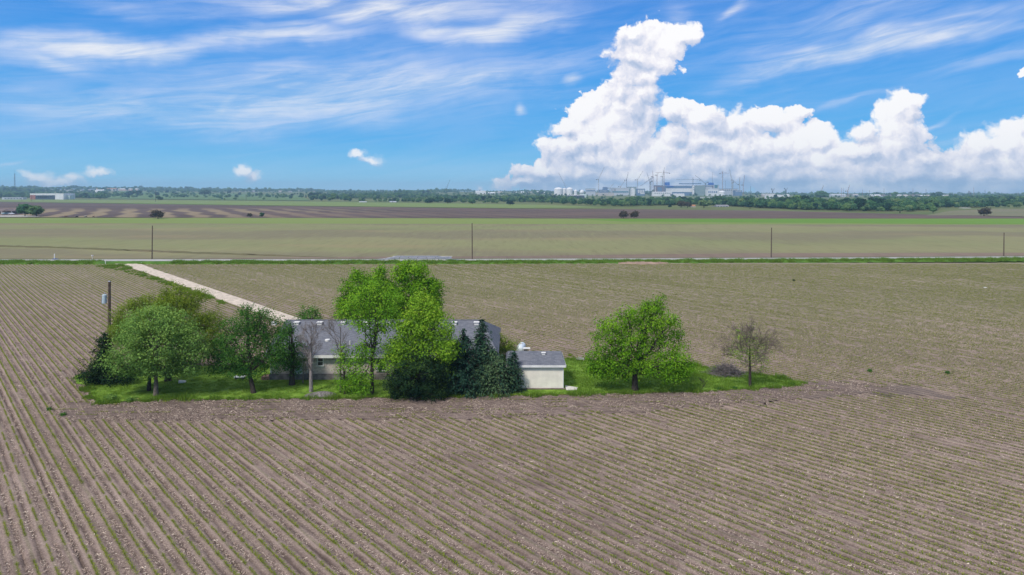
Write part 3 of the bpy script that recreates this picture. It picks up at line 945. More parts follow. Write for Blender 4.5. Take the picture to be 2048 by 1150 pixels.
def grass_cover():
    pts, rot, scl = [], [], []
    for xx in np.arange(-66, 36, 0.8):
        for yy in np.arange(66, 108, 0.8):
            x, y = xx + rng.uniform(-0.3, 0.3), yy + rng.uniform(-0.3, 0.3)
            if inside(LAWN, np.array([x]), np.array([y]))[0] and rng.random() < 0.9:
                pts.append((x, y, 0.075)); rot.append(rng.uniform(0, 6.28)); scl.append(rng.uniform(0.6, 1.1) * (1.5 if x > 6 else 1.0))
    scatter('lawn_blades', pts, rot, scl, [grass_tile(i) for i in range(5)])
    # rank edge: longer tufts where the mower and plough stop, and along the road
    pts, rot, scl = [], [], []
    edge = LAWN[:22]
    for a, b in zip(edge, edge[1:]):
        d = Vector((b[0] - a[0], b[1] - a[1])); n = max(1, int(d.length / 0.45))
        for i in range(n):
            t = i / n
            big = rng.random()
            pts.append((a[0] + d.x * t + rng.normal(0, 0.22), a[1] + d.y * t + rng.normal(0, 0.22), 0.05)); rot.append(rng.uniform(0, 6.28)); scl.append(rng.uniform(0.7, 1.3) + (1.2 if big > 0.86 else 0))
    for x in np.arange(-168, 168, 0.75):
        Yr = np.interp(x, [p[0] for p in ROAD_PTS], [p[1] for p in ROAD_PTS])
        for _ in range(3):
            off = rng.uniform(3.2, 8.6)
            if -116 < x < -95 and off < 9:
                continue
            pts.append((x, Yr - off, 0.12)); rot.append(rng.uniform(0, 6.28)); scl.append(rng.uniform(1.6, 4.2))
    # weedy strips both sides of the drive near the road, and rough grass beside it
    for i in range(110):
        t = rng.random() ** 2.4
        p0 = Vector(DRIVE_PTS[1][:2]); p1 = Vector(DRIVE_PTS[5][:2])
        c = p0.lerp(p1, t)
        dirn = (p1 - p0).normalized(); nr = Vector((-dirn.y, dirn.x))
        sgn = -1 if rng.random() < 0.93 else 1
        w = (2.0 + 5.0 * (1 - t) ** 2) if sgn < 0 else 2.0
        q = c + nr * sgn * rng.uniform(1.9, w + 0.8)
        pts.append((q.x, q.y, 0.0)); rot.append(rng.uniform(0, 6.28)); scl.append(rng.uniform(1.2, 3.0))
    scatter('rough_grass', pts, rot, scl, [grass_tile(20 + i, 150, 0.55, 0.17, 0.7) for i in range(5)])
grass_cover()

# ------------------------------------------------------------------ house
m_white = plain('white_trim', (0.74, 0.73, 0.70), 0.6, 0.06, 2.0)
def shingle_mat():
    m, nt, out = mat_new('grey_shingles')
    P = objc(nt)
    br = node(nt, 'ShaderNodeTexBrick')
    s = node(nt, 'ShaderNodeSeparateXYZ'); put(nt, s.inputs[0], P)
    c = node(nt, 'ShaderNodeCombineXYZ'); put(nt, c.inputs[0], s.outputs[0]); put(nt, c.inputs[1], M(nt, 'MULTIPLY', s.outputs[1], 1.06))
    put(nt, br.inputs['Vector'], c.outputs[0])
    br.inputs['Color1'].default_value = (0.122, 0.134, 0.162, 1); br.inputs['Color2'].default_value = (0.205, 0.216, 0.250, 1); br.inputs['Mortar'].default_value = (0.085, 0.09, 0.105, 1)
    br.inputs['Scale'].default_value = 1.0; br.inputs['Brick Width'].default_value = 0.33; br.inputs['Row Height'].default_value = 0.145; br.inputs['Mortar Size'].default_value = 0.012
    br.inputs['Bias'].default_value = -0.1
    n1 = NOISE(nt, P, 0.7, 4, 0.6); n2 = NOISE(nt, P, 18, 4, 0.7)
    col = MIX(nt, SM(nt, n1, 0.35, 0.7, 0.0, 0.35), br.outputs['Color'], (0.20, 0.20, 0.215))
    col = MIX(nt, SM(nt, n2, 0.4, 0.7, 0.0, 0.35), col, (0.10, 0.105, 0.12))
    finish(nt, out, col, 0.92, br.outputs['Fac'], 0.5, -0.01, 0.15)
    return m
m_shingle = shingle_mat()
def masonry_mat():
    m, nt, out = mat_new('pale_fieldstone')
    P = objc(nt)
    s = node(nt, 'ShaderNodeSeparateXYZ'); put(nt, s.inputs[0], P)
    c = node(nt, 'ShaderNodeCombineXYZ'); put(nt, c.inputs[0], M(nt, 'ADD', s.outputs[0], s.outputs[1])); put(nt, c.inputs[1], s.outputs[2])
    vo = node(nt, 'ShaderNodeTexVoronoi', feature='F1'); put(nt, vo.inputs['Vector'], VM(nt, 'MULTIPLY', c.outputs[0], (3.2, 6.4, 1))); vo.inputs['Scale'].default_value = 1.0
    sc = node(nt, 'ShaderNodeSeparateColor'); put(nt, sc.inputs[0], vo.outputs['Color'])
    ve = node(nt, 'ShaderNodeTexVoronoi', feature='DISTANCE_TO_EDGE'); put(nt, ve.inputs['Vector'], VM(nt, 'MULTIPLY', c.outputs[0], (3.2, 6.4, 1))); ve.inputs['Scale'].default_value = 1.0
    col = RAMP(nt, sc.outputs[0], [(0.0, (0.36, 0.29, 0.255)), (0.4, (0.50, 0.42, 0.37)), (0.75, (0.60, 0.52, 0.46)), (1.0, (0.42, 0.37, 0.35))])
    col = MIX(nt, SM(nt, ve.outputs['Distance'], 0.0, 0.08, 0.8, 0.0), col, (0.56, 0.51, 0.46))
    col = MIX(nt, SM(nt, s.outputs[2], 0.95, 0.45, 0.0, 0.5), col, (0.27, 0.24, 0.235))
    finish(nt, out, col, 0.92, ve.outputs['Distance'], 0.5, 0.03, 0.15)
    return m
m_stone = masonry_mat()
m_glass = plain('window_glass', (0.055, 0.065, 0.075), 0.12, 0.3, 1.0, 0.6)
m_blind = plain('drawn_blind', (0.42, 0.50, 0.52), 0.6, 0.1, 4.0)

def slab_roof(mb, corners, t=0.10):
    """Roof plane as a thick slab (corner order: eave left, eave right, ridge right, ridge left)."""
    up = [Vector(c) for c in corners]
    lo = [c - Vector((0, 0, t)) for c in up]
    n = len(up)
    fs = [tuple(range(n)), tuple(reversed(range(n, 2 * n)))]
    for i in range(n):
        fs.append((i, i + n, (i + 1) % n + n, (i + 1) % n))
    mb.add(up + lo, fs)

def farmhouse():
    Yf, depth = 72.4, 13.2
    xl, xr = XA(541, Yf), XA(987, Yf)
    cx = (xl + xr) / 2
    t = thing('farmhouse', 'long low stone farmhouse with a grey shingle roof behind the yard trees', 'house', (cx, Yf, 0.06))
    w = (xr - xl) / 2
    hw = 2.62
    mb = MB()
    mb.box(-w, w, 0, 0.22, 0, hw); mb.box(-w, w, depth - 0.22, depth, 0, hw)
    mb.box(-w, -w + 0.22, 0.22, depth - 0.22, 0, hw); mb.box(w - 0.22, w, 0.22, depth - 0.22, 0, hw)
    mb.add([(-w, 0, hw), (-w, depth, hw), (-w, depth / 2, 4.85), (-w + 0.2, 0, hw), (-w + 0.2, depth, hw), (-w + 0.2, depth / 2, 4.85)], [(0, 2, 1), (3, 4, 5), (0, 3, 5, 2), (1, 2, 5, 4), (0, 1, 4, 3)])
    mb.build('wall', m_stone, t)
    MB().box(-w - 0.12, w + 0.12, -0.14, -0.003, -0.06, 0.62).build('stone_skirt', plain('weathered_stone', (0.23, 0.20, 0.19), 0.95, 0.2, 2.0, 0.1, bump=0.6), t)
    ex, ey, er = 0.55, 0.55, 1.45
    ze, zr = hw + 0.10, 5.06
    ym = depth / 2
    L, Rg = -w - ex, w + ex
    rl, rr = L, w - er
    rf = MB()
    slab_roof(rf, [(L, -ey, ze), (Rg, -ey, ze), (rr, ym, zr), (rl, ym, zr)])
    slab_roof(rf, [(Rg, depth + ey, ze), (L, depth + ey, ze), (rl, ym, zr), (rr, ym, zr)])
    slab_roof(rf, [(Rg, -ey, ze), (Rg, depth + ey, ze), (rr, ym, zr)])
    roof = rf.build('roof', m_shingle, t)
    MB().tube([(rl, ym, zr + 0.01), (rr, ym, zr + 0.01)], 0.07, 6).build('ridge_cap', plain('ridge_shingle', (0.14, 0.145, 0.165), 0.9, 0.15, 4), roof)
    fb = MB(); fb.box(L - 0.02, Rg + 0.02, -ey - 0.05, -ey - 0.003, ze - 0.30, ze - 0.015)
    fb.build('fascia', m_white, t)
    MB().box(L + 0.06, Rg - 0.06, -ey, -0.003, ze - 0.31, ze - 0.27).build('soffit', m_white, t)
    # box vents in a row just under the ridge
    sl = (zr - ze) / (ym + ey)
    for px in (548, 594, 640, 687, 732, 781, 909, 953):
        y = ym - 0.85
        x = XA(px, Yf + y) - cx
        z = ze + (y + ey) * sl
        vb = MB()
        vb.box(x - 0.24, x + 0.24, y - 0.25, y + 0.25, z - 0.10, z + 0.20)
        vb.box(x - 0.31, x + 0.31, y - 0.34, y + 0.30, z + 0.203, z + 0.25)
        vb.build('roof_vent', m_white, roof)
    for px, py, r, hh in ((655, 683, 0.28, 0.10), (700, 692, 0.06, 0.42), (718, 662, 0.05, 0.35)):
        y = (712 - py) / 72.0 * (ym + ey) - ey
        x = XA(px, Yf + y) - cx; z = ze + (y + ey) * sl
        MB().tube([(x, y, z - 0.15), (x, y, z + hh)], r, 10).build('vent_pipe' if r < 0.2 else 'skylight', m_white, roof)
    def window(px0, px1, z0, z1, pane):
        x0, x1 = XA(px0, Yf) - cx, XA(px1, Yf) - cx
        f = MB()
        f.box(x0 - 0.07, x1 + 0.07, -0.075, -0.003, z1, z1 + 0.08); f.box(x0 - 0.07, x0, -0.075, -0.003, z0, z1)
        f.box(x1, x1 + 0.07, -0.075, -0.003, z0, z1)
        f.box(x0, x1, -0.06, -0.003, (z0 + z1) / 2 - 0.025, (z0 + z1) / 2 + 0.025)
        wn = f.build('window', m_white, t)
        MB().box(x0 + 0.002, x1 - 0.002, -0.03, -0.005, z0 + 0.002, z1 - 0.002).build('pane', pane, wn)
        MB().box(x0 - 0.14, x1 + 0.14, -0.16, -0.003, z0 - 0.09, z0 - 0.003).build('sill', m_white, wn)
    window(636, 646, 1.52, 2.28, m_glass)
    window(592, 604, 0.72, 1.72, m_blind)
    window(755, 772, 1.0, 2.2, m_glass)
    window(870, 890, 1.0, 2.2, m_glass)
    cb = MB(); cb.box(-w - 0.03, -w + 0.10, -0.06, -0.003, 0, hw - 0.25); cb.build('corner_board', m_white, t)
    MB().box(-w - 0.9, -w - 0.06, -0.25, 0.7, 0.0, 0.35).build('step', plain('red_brick_step', (0.36, 0.20, 0.145), 0.9, 0.15, 6), t)
farmhouse()

def shed():
    Yf = 68.9
    x0, x1 = XA(1016, Yf), XA(1126.5, Yf)
    cx = (x0 + x1) / 2; w = (x1 - x0) / 2; d = 4.9; hw = 2.42
    t = thing('shed', 'cream painted shed with a grey shingle roof beside the dark conifers', 'shed', (cx, Yf, 0.06))
    m_cream = plain('cream_stucco', (0.80, 0.74, 0.63), 0.85, 0.05, 1.2, 0.2)
    mb = MB(); mb.box(-w, w, 0, 0.15, 0, hw); mb.box(-w, w, d - 0.15, d, 0, hw); mb.box(-w, -w + 0.15, 0.15, d - 0.15, 0, hw); mb.box(w - 0.15, w, 0.15, d - 0.15, 0, hw)
    wall = mb.build('wall', m_cream, t)
    ln = MB()
    for i in range(1, 10):
        x = -w + 2 * w * i / 10
        ln.box(x - 0.012, x + 0.012, -0.014, -0.002, 0.05, hw - 0.14)
    ln.build('siding_batten', m_cream, wall)
    MB().box(w - 0.06, w + 0.03, -0.03, -0.003, 0, hw - 0.1).build('corner_board', m_white, t)
    e = 0.24; ze, zr = hw + 0.05, 3.28; hip = 0.30
    ym = d / 2
    rf = MB()
    slab_roof(rf, [(-w - e, -e, ze), (w + e, -e, ze), (w + e - hip, ym, zr), (-w - e + hip, ym, zr)], 0.08)
    slab_roof(rf, [(w + e, d + e, ze), (-w - e, d + e, ze), (-w - e + hip, ym, zr), (w + e - hip, ym, zr)], 0.08)
    slab_roof(rf, [(w + e, -e, ze), (w + e, d + e, ze), (w + e - hip, ym, zr)], 0.08)
    slab_roof(rf, [(-w - e, d + e, ze), (-w - e, -e, ze), (-w - e + hip, ym, zr)], 0.08)
    roof = rf.build('roof', m_shingle, t)
    fb = MB(); fb.box(-w - e, w + e, -e - 0.05, -e - 0.003, ze - 0.22, ze - 0.01); fb.box(w + e + 0.003, w + e + 0.04, -e, d + e, ze - 0.22, ze - 0.01)
    fb.build('fascia', m_white, t)
    x = XA(1087, Yf + ym - 0.6) - cx; y = ym - 0.62; z = ze + (y + e) * (zr - ze) / (ym + e)
    vb = MB(); vb.box(x - 0.17, x + 0.17, y - 0.18, y + 0.18, z - 0.05, z + 0.14); vb.box(x - 0.22, x + 0.22, y - 0.25, y + 0.22, z + 0.143, z + 0.18)
    vb.build('roof_vent', m_white, roof)
    MB().box(-w - 0.1, w + 0.25, -0.20, -0.002, -0.06, 0.10).build('footing', plain('brown_footing', (0.17, 0.13, 0.11), 0.95, 0.2, 3), t)
    sb = MB(); sb.add([(w + 0.26, -0.5, -0.04), (w + 1.3, -0.42, -0.04), (w + 1.5, 0.4, -0.04), (w + 0.26, 1.0, -0.04), (w + 0.26, -0.5, 0.09), (w + 1.3, -0.42, 0.07), (w + 1.5, 0.4, 0.07), (w + 0.26, 1.0, 0.09)],
                      [(4, 5, 6, 7), (0, 1, 5, 4), (1, 2, 6, 5), (2, 3, 7, 6), (3, 0, 4, 7)])
    sb.build('concrete_step', plain('pale_concrete', (0.62, 0.59, 0.53), 0.9, 0.08, 0.5, 0.1), t)
shed()

# ------------------------------------------------------------------ poles and roadside things
m_pole = bark_mat('creosoted_pole', (0.115, 0.085, 0.068))
m_steel = plain('galvanised_steel', (0.30, 0.32, 0.37), 0.45, 0.12, 4.0, 0.5, 0.4)
m_grey_can = plain('transformer_grey', (0.44, 0.53, 0.58), 0.45, 0.06, 3.0, 0.4)

def pole(name, label, px, py_base, h, group, r=0.16, lean=0.0, z=0.0):
    X, Y, _ = G(px, py_base)
    t = thing(name, label, 'pole', (X, Y, z), 0, group)
    MB().tube([(0, 0, -0.3), (lean * 0.5, 0, h * 0.5), (lean, 0, h)], [r, r * 0.86, r * 0.70], 10).build('post', m_pole, t)
    return t
road_poles = [(304, 519.6, 10.0, 'wooden utility pole across the road from the gravel drive junction', 0.12), (944.5, 520.3, 10.8, 'wooden utility pole at the right end of the guardrail', -0.05),
              (1542.5, 516.6, 9.2, 'wooden utility pole at the roadside on the right, with bare field behind', 0.1), (2007.5, 513.5, 7.4, 'wooden utility pole farthest right along the road', 0.1)]
for px, py, h, lb, ln in road_poles:
    t = pole('utility_pole', lb, px, py, h, 'utility poles along the road', 0.17, ln)
    c = MB(); c.tube([(ln, 0, h - 0.02), (ln, 0, h + 0.16)], [0.05, 0.035], 8); c.build('insulator', plain('porcelain', (0.35, 0.33, 0.32), 0.3, 0.05), t)

def yard_pole():
    X, Y, _ = G(218.5, 743)
    h = 20 - (563 - HZ) * Y / F
    t = thing('utility_pole', 'brown wooden utility pole carrying a grey transformer beside the left yard trees', 'pole', (X, Y, 0))
    MB().tube([(0, 0, -0.3), (0, 0, h * 0.5), (0.02, 0, h)], [0.19, 0.165, 0.14], 12).build('post', m_pole, t)
    zt = 20 - (598 - HZ) * Y / F
    tr = MB(); tr.lathe([(0.20, -0.48), (0.235, -0.46), (0.235, 0.40), (0.25, 0.41), (0.25, 0.45), (0.20, 0.50), (0.08, 0.53)], 16, (-0.50, -0.06, zt))
    tank = tr.build('transformer', m_grey_can, t)
    b = MB(); b.lathe([(0.05, 0), (0.05, 0.06), (0.075, 0.07), (0.04, 0.12), (0.065, 0.15), (0.03, 0.24)], 8, (-0.50, -0.06, zt + 0.50)); b.build('bushing', plain('porcelain', (0.35, 0.33, 0.32), 0.3, 0.05), tank)
    br = MB(); br.box(-0.28, -0.12, -0.06, 0.02, zt - 0.25, zt - 0.17); br.box(-0.28, -0.12, -0.06, 0.02, zt + 0.2, zt + 0.28)
    br.tube([(-0.74, -0.1, zt + 0.2), (-0.80, -0.1, zt - 0.35), (-0.72, -0.1, zt - 0.62)], 0.025, 6); br.build('bracket', m_steel, t)['kind'] = 'stuff'
    a = MB(); a.tube([(0.0, 0, h - 1.6), (0.45, 0.1, h - 1.95), (0.95, 0.2, h - 2.35)], [0.025, 0.02, 0.02], 6); a.build('service_drop', m_steel, t)
    MB().tube([(0.02, 0, h), (0.02, 0, h + 0.06)], [0.15, 0.10], 10).build('pole_cap', m_steel, t)
yard_pole()

def guardrail(label, px0, px1, py, z_rail, posts, taper):
    a = Vector(G(px0, py)); b = Vector(G(px1, py)); c = (a + b) / 2
    t = thing('guardrail', label, 'guardrail', (c.x, c.y, 0.2), 0, None)
    hl = (b.x - a.x) / 2
    xs = [-hl, -hl + taper, hl - taper, hl]
    zs = [0.02, z_rail, z_rail, 0.02]
    r = MB()
    prof = [(-0.03, 0.16), (-0.08, 0.11), (-0.08, 0.06), (-0.02, 0.0), (-0.08, -0.06), (-0.08, -0.11), (-0.03, -0.16), (0.0, -0.16), (0.0, 0.16)]
    prof = [(y, z * 1.2) for y, z in prof]
    n = len(prof); vs = []; fs = []
    for x, z in zip(xs, zs):
        for py_, pz in prof:
            vs.append((x, py_, z + pz))
    for i in range(3):
        for k in range(n):
            fs.append((i * n + k, i * n + (k + 1) % n, (i + 1) * n + (k + 1) % n, (i + 1) * n + k))
    r.add(vs, fs + [tuple(range(n)), tuple(reversed(range(3 * n, 4 * n)))])
    r.build('rail', m_steel, t)
    for k in range(posts):
        x = -hl + 1.5 + (2 * hl - 3.0) * k / (posts - 1)
        z = float(np.interp(x, xs, zs))
        MB().box(x - 0.09, x + 0.09, 0.003, 0.18, -0.5, z + 0.12).build('post', m_pole, t)
guardrail('steel guardrail with tapered ends on the near side of the road bridge', 735, 932, 523.0, 0.72, 9, 7.0)
guardrail('steel guardrail along the far side of the road bridge', 770, 900, 519.6, 0.80, 7, 3.5)
bp = thing('bridge_parapet', 'low grey concrete parapet of the small road bridge behind the guardrail', 'parapet', G(845, 519.0), 0)
MB().box(-8.5, 8.5, 0, 0.3, -0.3, 0.85).build('wall', plain('blue_grey_concrete', (0.34, 0.35, 0.42), 0.85, 0.1, 1.0), bp)
MB().box(-8.7, 8.7, -0.05, 0.35, 0.853, 0.98).build('coping', plain('pale_concrete', (0.62, 0.59, 0.53), 0.9, 0.08, 0.5, 0.1), bp)

def marker(px, py, h, r, label, blue=False, name='marker_post', cat='marker post'):
    X, Y, _ = G(px, py)
    t = thing(name, label, cat, (X, Y, 0.1))
    p = MB(); p.tube([(0, 0, -0.2), (0, 0, h * 0.96), (0, 0, h)], [r, r * 0.9, r * 0.5], 8); p.build('post', m_white, t)
    if blue:
        v = MB(); v.lathe([(0.55, -0.1), (0.55, 0.25), (0.45, 0.36), (0.15, 0.4)], 12, (-0.15, 0.2, 0)); v.lathe([(0.32, -0.1), (0.32, 0.22), (0.1, 0.32)], 10, (0.75, 0.1, 0))
        v.build('valve_box', plain('blue_paint', (0.045, 0.085, 0.23), 0.5, 0.1), t)
    return t
marker(109, 520.2, 1.75, 0.13, 'tall white marker post with a blue valve box at the roadside', True)
marker(211, 528.0, 0.85, 0.10, 'short white marker post at the drive mouth in the verge grass')
def mailbox():
    X, Y, _ = G(184.5, 519.6)
    t = thing('mailbox', 'white mailbox on a thin post by the road left of the drive', 'mailbox', (X, Y, 0.1))
    MB().tube([(0, 0, -0.2), (0, 0, 1.0)], 0.05, 8).build('post', m_white, t)
    b = MB(); vs = []; fs = []
    for y in (-0.28, 0.28):
        vs += [(-0.16, y, 1.0), (0.16, y, 1.0)] + [(0.16 * math.cos(a), y, 1.17 + 0.15 * math.sin(a)) for a in np.linspace(0, math.pi, 7)]
    n = 9
    for k in range(n):
        fs.append((k, (k + 1) % n, (k + 1) % n + n, k + n))
    b.add(vs, fs + [tuple(reversed(range(n))), tuple(range(n, 2 * n))]); bx = b.build('box', m_white, t)
    MB().box(0.165, 0.18, -0.2, -0.08, 1.12, 1.36).build('flag', plain('red_flag', (0.4, 0.04, 0.03), 0.5, 0.05), bx)
mailbox()
def rock(name, label, px, py, s, col, sq=0.55):
    X, Y, _ = G(px, py)
    r = np.random.default_rng(int(px))
    mb = MB(); n = 9; rings = [(0.6, -0.15), (1.0, 0.15), (0.95, 0.5), (0.6, 0.85), (0.2, 1.0)]
    vs = []; fs = []
    for rr, zz in rings:
        for k in range(n):
            a = 2 * math.pi * k / n; q = rr * r.uniform(0.8, 1.15)
            vs.append((s * q * math.cos(a), s * q * math.sin(a), s * sq * (zz + r.normal(0, 0.05))))
    for i in range(4):
        for k in range(n):
            fs.append((i * n + k, i * n + (k + 1) % n, (i + 1) * n + (k + 1) % n, (i + 1) * n + k))
    fs += [tuple(reversed(range(n))), tuple(range(4 * n, 5 * n))]
    mb.add(vs, fs)
    o = mb.build(name, col); o.location = (X, Y, 0.04)
    return tag(o, label, 'rock')
rock('rock', 'pale limestone rock in the grass at the mouth of the drive', 283, 527.0, 0.45, m_white)
rock('rock', 'grey rock on the field edge left of the big lone tree', 1160, 720, 0.55, plain('grey_rock', (0.30, 0.29, 0.28), 0.9, 0.15, 3), 0.5)
rock('rock', 'small white rock alone in the field at the far right', 1970, 576, 0.28, m_white)

def mound():
    """Low heap of grey soil at the lawn edge."""
    X, Y, _ = G(640, 792.5)
    mb = MB(); nx, ny = 22, 9
    for j in range(ny):
        for i in range(nx):
            u, v = i / (nx - 1) * 2 - 1, j / (ny - 1) * 2 - 1
            h = max(0, (1 - abs(u) ** 2.2) * (1 - v * v)) * (0.30 + 0.28 * (u + 1) * 0.5) + rng.normal(0, 0.015)
            mb.v.append((u * 1.65, v * 0.75, h - 0.04))
    for j in range(ny - 1):
        for i in range(nx - 1):
            a = j * nx + i; mb.f.append((a, a + 1, a + nx + 1, a + nx))
    o = mb.build('soil_mound', plain('grey_soil', (0.19, 0.175, 0.165), 0.95, 0.25, 5.0, 0.1, bump=0.8), None, True)
    o.location = (X, Y, 0.07)
    tag(o, 'low grey soil mound at the foot of the bare tree on the lawn edge', 'mound')
mound()
def garden_tub():
    X, Y, _ = G(365, 766.5)
    t = thing('plastic_tub', 'overturned white plastic tub with a yellow handle lying on the lawn', 'tub', (X, Y, 0.08), 0.3)
    vs = []; fs = []
    n, m_ = 10, 5
    for i in range(m_):
        for k in range(n):
            a = math.pi * (k / (n - 1)); r = 0.30 - 0.03 * i
            for rr in (r,):
                vs.append((-0.35 + 0.17 * i, rr * math.cos(a), rr * math.sin(a)))
    for i in range(m_ - 1):
        for k in range(n - 1):
            fs.append((i * n + k, i * n + k + 1, (i + 1) * n + k + 1, (i + 1) * n + k))
    sh = MB(); sh.add(vs, fs)
    o = sh.build('shell', m_white, t, True)
    md = o.modifiers.new('thickness', 'SOLIDIFY'); md.thickness = 0.03
    MB().tube([(-0.3, 0, 0.26), (-0.72, 0.05, 0.72), (-0.86, 0.05, 0.98)], 0.035, 8).build('handle', plain('ochre_handle', (0.36, 0.22, 0.05), 0.6, 0.1), t)
garden_tub()
def bird_bath():
    X, Y, _ = G(480, 759)
    t = thing('garden_slab', 'flat pale slab on low blocks on the lawn behind the dark green tree', 'slab', (X, Y, 0.06))
    MB().box(-0.55, 0.55, -0.3, 0.3, 0.20, 0.28).build('top', m_white, t)
    for s_ in (-0.38, 0.38):
        MB().box(s_ - 0.1, s_ + 0.1, -0.22, 0.22, 0.0, 0.197).build('block', plain('dark_block', (0.10, 0.09, 0.085), 0.9, 0.1), t)
bird_bath()
def gas_tank():
    X, Y, _ = (XA(1042, 85.0), 85.0, 0)
    z = 0.72
    t = thing('gas_tank', 'white domed gas tank showing over the shed roof beside the olive bush', 'tank', (X, Y, 0.0), R(80))
    t.scale = (0.8, 0.8, 0.85)
    b = MB()
    prof = [(0.02, -1.55)] + [(0.58 * math.cos(a), -1.15 - 0.40 * math.sin(a)) for a in np.linspace(1.3, 0, 6)] + [(0.58 * math.cos(a), 1.15 + 0.40 * math.sin(a)) for a in np.linspace(0, 1.3, 6)] + [(0.02, 1.55)]
    n = 18; vs = []; fs = []
    for r_, x_ in prof:
        for k in range(n):
            a = 2 * math.pi * k / n
            vs.append((x_, r_ * math.cos(a), z - 0.05 + r_ * math.sin(a)))
    for i in range(len(prof) - 1):
        for k in range(n):
            fs.append((i * n + k, i * n + (k + 1) % n, (i + 1) * n + (k + 1) % n, (i + 1) * n + k))
    b.add(vs, fs); b.build('tank', plain('white_tank_paint', (0.66, 0.72, 0.76), 0.35, 0.05, 2.0, 0.5), t, True)
    MB().lathe([(0.2, 0.5), (0.2, 0.72), (0.12, 0.78), (0.02, 0.8)], 12, (0, 0, z - 0.05)).build('valve_dome', m_white, t)
    for s_ in (-0.8, 0.8):
        MB().box(s_ - 0.1, s_ + 0.1, -0.3, 0.3, -0.1, z - 0.55).build('leg', m_steel, t)
gas_tank()
def garden_chair():
    X, Y = XA(1053, 84.0), 84.0
    z0 = 0.0
    t = thing('garden_table', 'small white garden table just right of the gas tank behind the shed', 'table', (X, Y, max(z0, 0.0)))
    MB().box(-0.45, 0.45, -0.35, 0.35, 0.70, 0.75).build('top', m_white, t)
    for a in (-0.4, 0.4):
        for b in (-0.3, 0.3):
            MB().tube([(a, b, -0.1), (a, b, 0.697)], 0.03, 6).build('leg', m_white, t)
garden_chair()

# ------------------------------------------------------------------ trees
def rand_dirs(r, n):
    v = r.normal(0, 1, (n, 3))
    return v / np.linalg.norm(v, axis=1, keepdims=True)

def leaf_quads(c, nrm, tan, L, W):
    """Rhombic leaves: centres (N,3), normals, long axes, lengths, widths."""
    tan = tan - nrm * np.sum(tan * nrm, 1, keepdims=True)
    tan /= np.linalg.norm(tan, axis=1, keepdims=True) + 1e-9
    b = np.cross(nrm, tan)
    v = np.stack([c - tan * L[:, None], c + b * W[:, None] - tan * L[:, None] * 0.1, c + tan * L[:, None], c - b * W[:, None] - tan * L[:, None] * 0.1], 1)
    return v

def leaf_mesh(name, v, tint):
    n = len(v)
    return np_mesh(name, v.reshape(-1, 3), np.arange(n * 4).reshape(n, 4), tint)

LEAF = 1.0
def crown_leaves(lobes, r, per_m2=2.2, k=15, spread=0.30, size=0.12, up=0.5, tone=0.5, droop=0.0, aspect=0.55, shell=0.45, top=None, tone_var=0.24):
    """Leaf clumps through the lobes of a crown. lobes: (x, y, z, rx, ry, rz) local."""
    size = size * LEAF; k = int(k / LEAF ** 1.8)
    V = []; T = []
    lo = min(l[2] - l[5] for l in lobes); hi = max(l[2] + l[5] for l in lobes)
    for (x, y, z, rx, ry, rz) in lobes:
        area = 4 * math.pi * ((rx * ry) ** 1.6 / 3 + (rx * rz) ** 1.6 / 3 + (ry * rz) ** 1.6 / 3) ** (1 / 1.6)
        nc = max(5, int(area * per_m2))
        d = rand_dirs(r, nc)
        rad = (1 - shell * r.random(nc) ** 1.6)
        # uneven outline: each lobe swells and dents
        ph = r.uniform(0, 6.28, 3)
        lump = 1 + 0.16 * np.sin(d[:, 0] * 5 + ph[0]) * np.sin(d[:, 1] * 4 + ph[1]) + 0.14 * np.sin(d[:, 2] * 6 + d[:, 0] * 4 + ph[2]) + r.normal(0, 0.07, nc)
        cc = np.array([x, y, z]) + d * np.array([rx, ry, rz]) * (rad * lump)[:, None]
        ct = np.clip(tone + r.normal(0, tone_var, nc), 0, 1)
        kk = np.repeat(np.arange(nc), k)
        off = r.normal(0, 1, (len(kk), 3)) * spread * np.array([1, 1, 0.75])
        p = cc[kk] + off
        if droop:
            p[:, 2] -= droop * np.abs(r.normal(0, 1, len(kk))) * np.linalg.norm(d[kk][:, :2], axis=1)
        nr = d[kk] * 0.45 + off / spread * 0.55 + np.array([0, 0, up]) + r.normal(0, 0.5, (len(kk), 3))
        nr /= np.linalg.norm(nr, axis=1, keepdims=True)
        tn = d[kk] * 0.5 + r.normal(0, 1, (len(kk), 3)) + np.array([0, 0, -droop * 2.0])
        L = size * r.uniform(0.6, 1.4, len(kk))
        V.append(leaf_quads(p, nr, tn, L, L * aspect))
        tt = ct[kk] + r.normal(0, 0.12, len(kk))
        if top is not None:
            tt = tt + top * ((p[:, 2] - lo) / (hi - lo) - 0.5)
        T.append(np.clip(tt, 0, 1))
    return np.concatenate(V), np.concatenate(T)

def limb(mb, a, b, r0, r1, r, wob=0.08, n=5, seg=4, sag=0.0):
    a = np.array(a); b = np.array(b); L = np.linalg.norm(b - a)
    pts = []; rad = []
    for i in range(seg + 1):
        t = i / seg
        p = a + (b - a) * t
        if 0 < i < seg:
            p = p + r.normal(0, wob * L / seg, 3)
        p[2] += sag * math.sin(math.pi * t)
        pts.append(tuple(p)); rad.append(r0 + (r1 - r0) * t)
    mb.tube(pts, rad, n)
    return pts

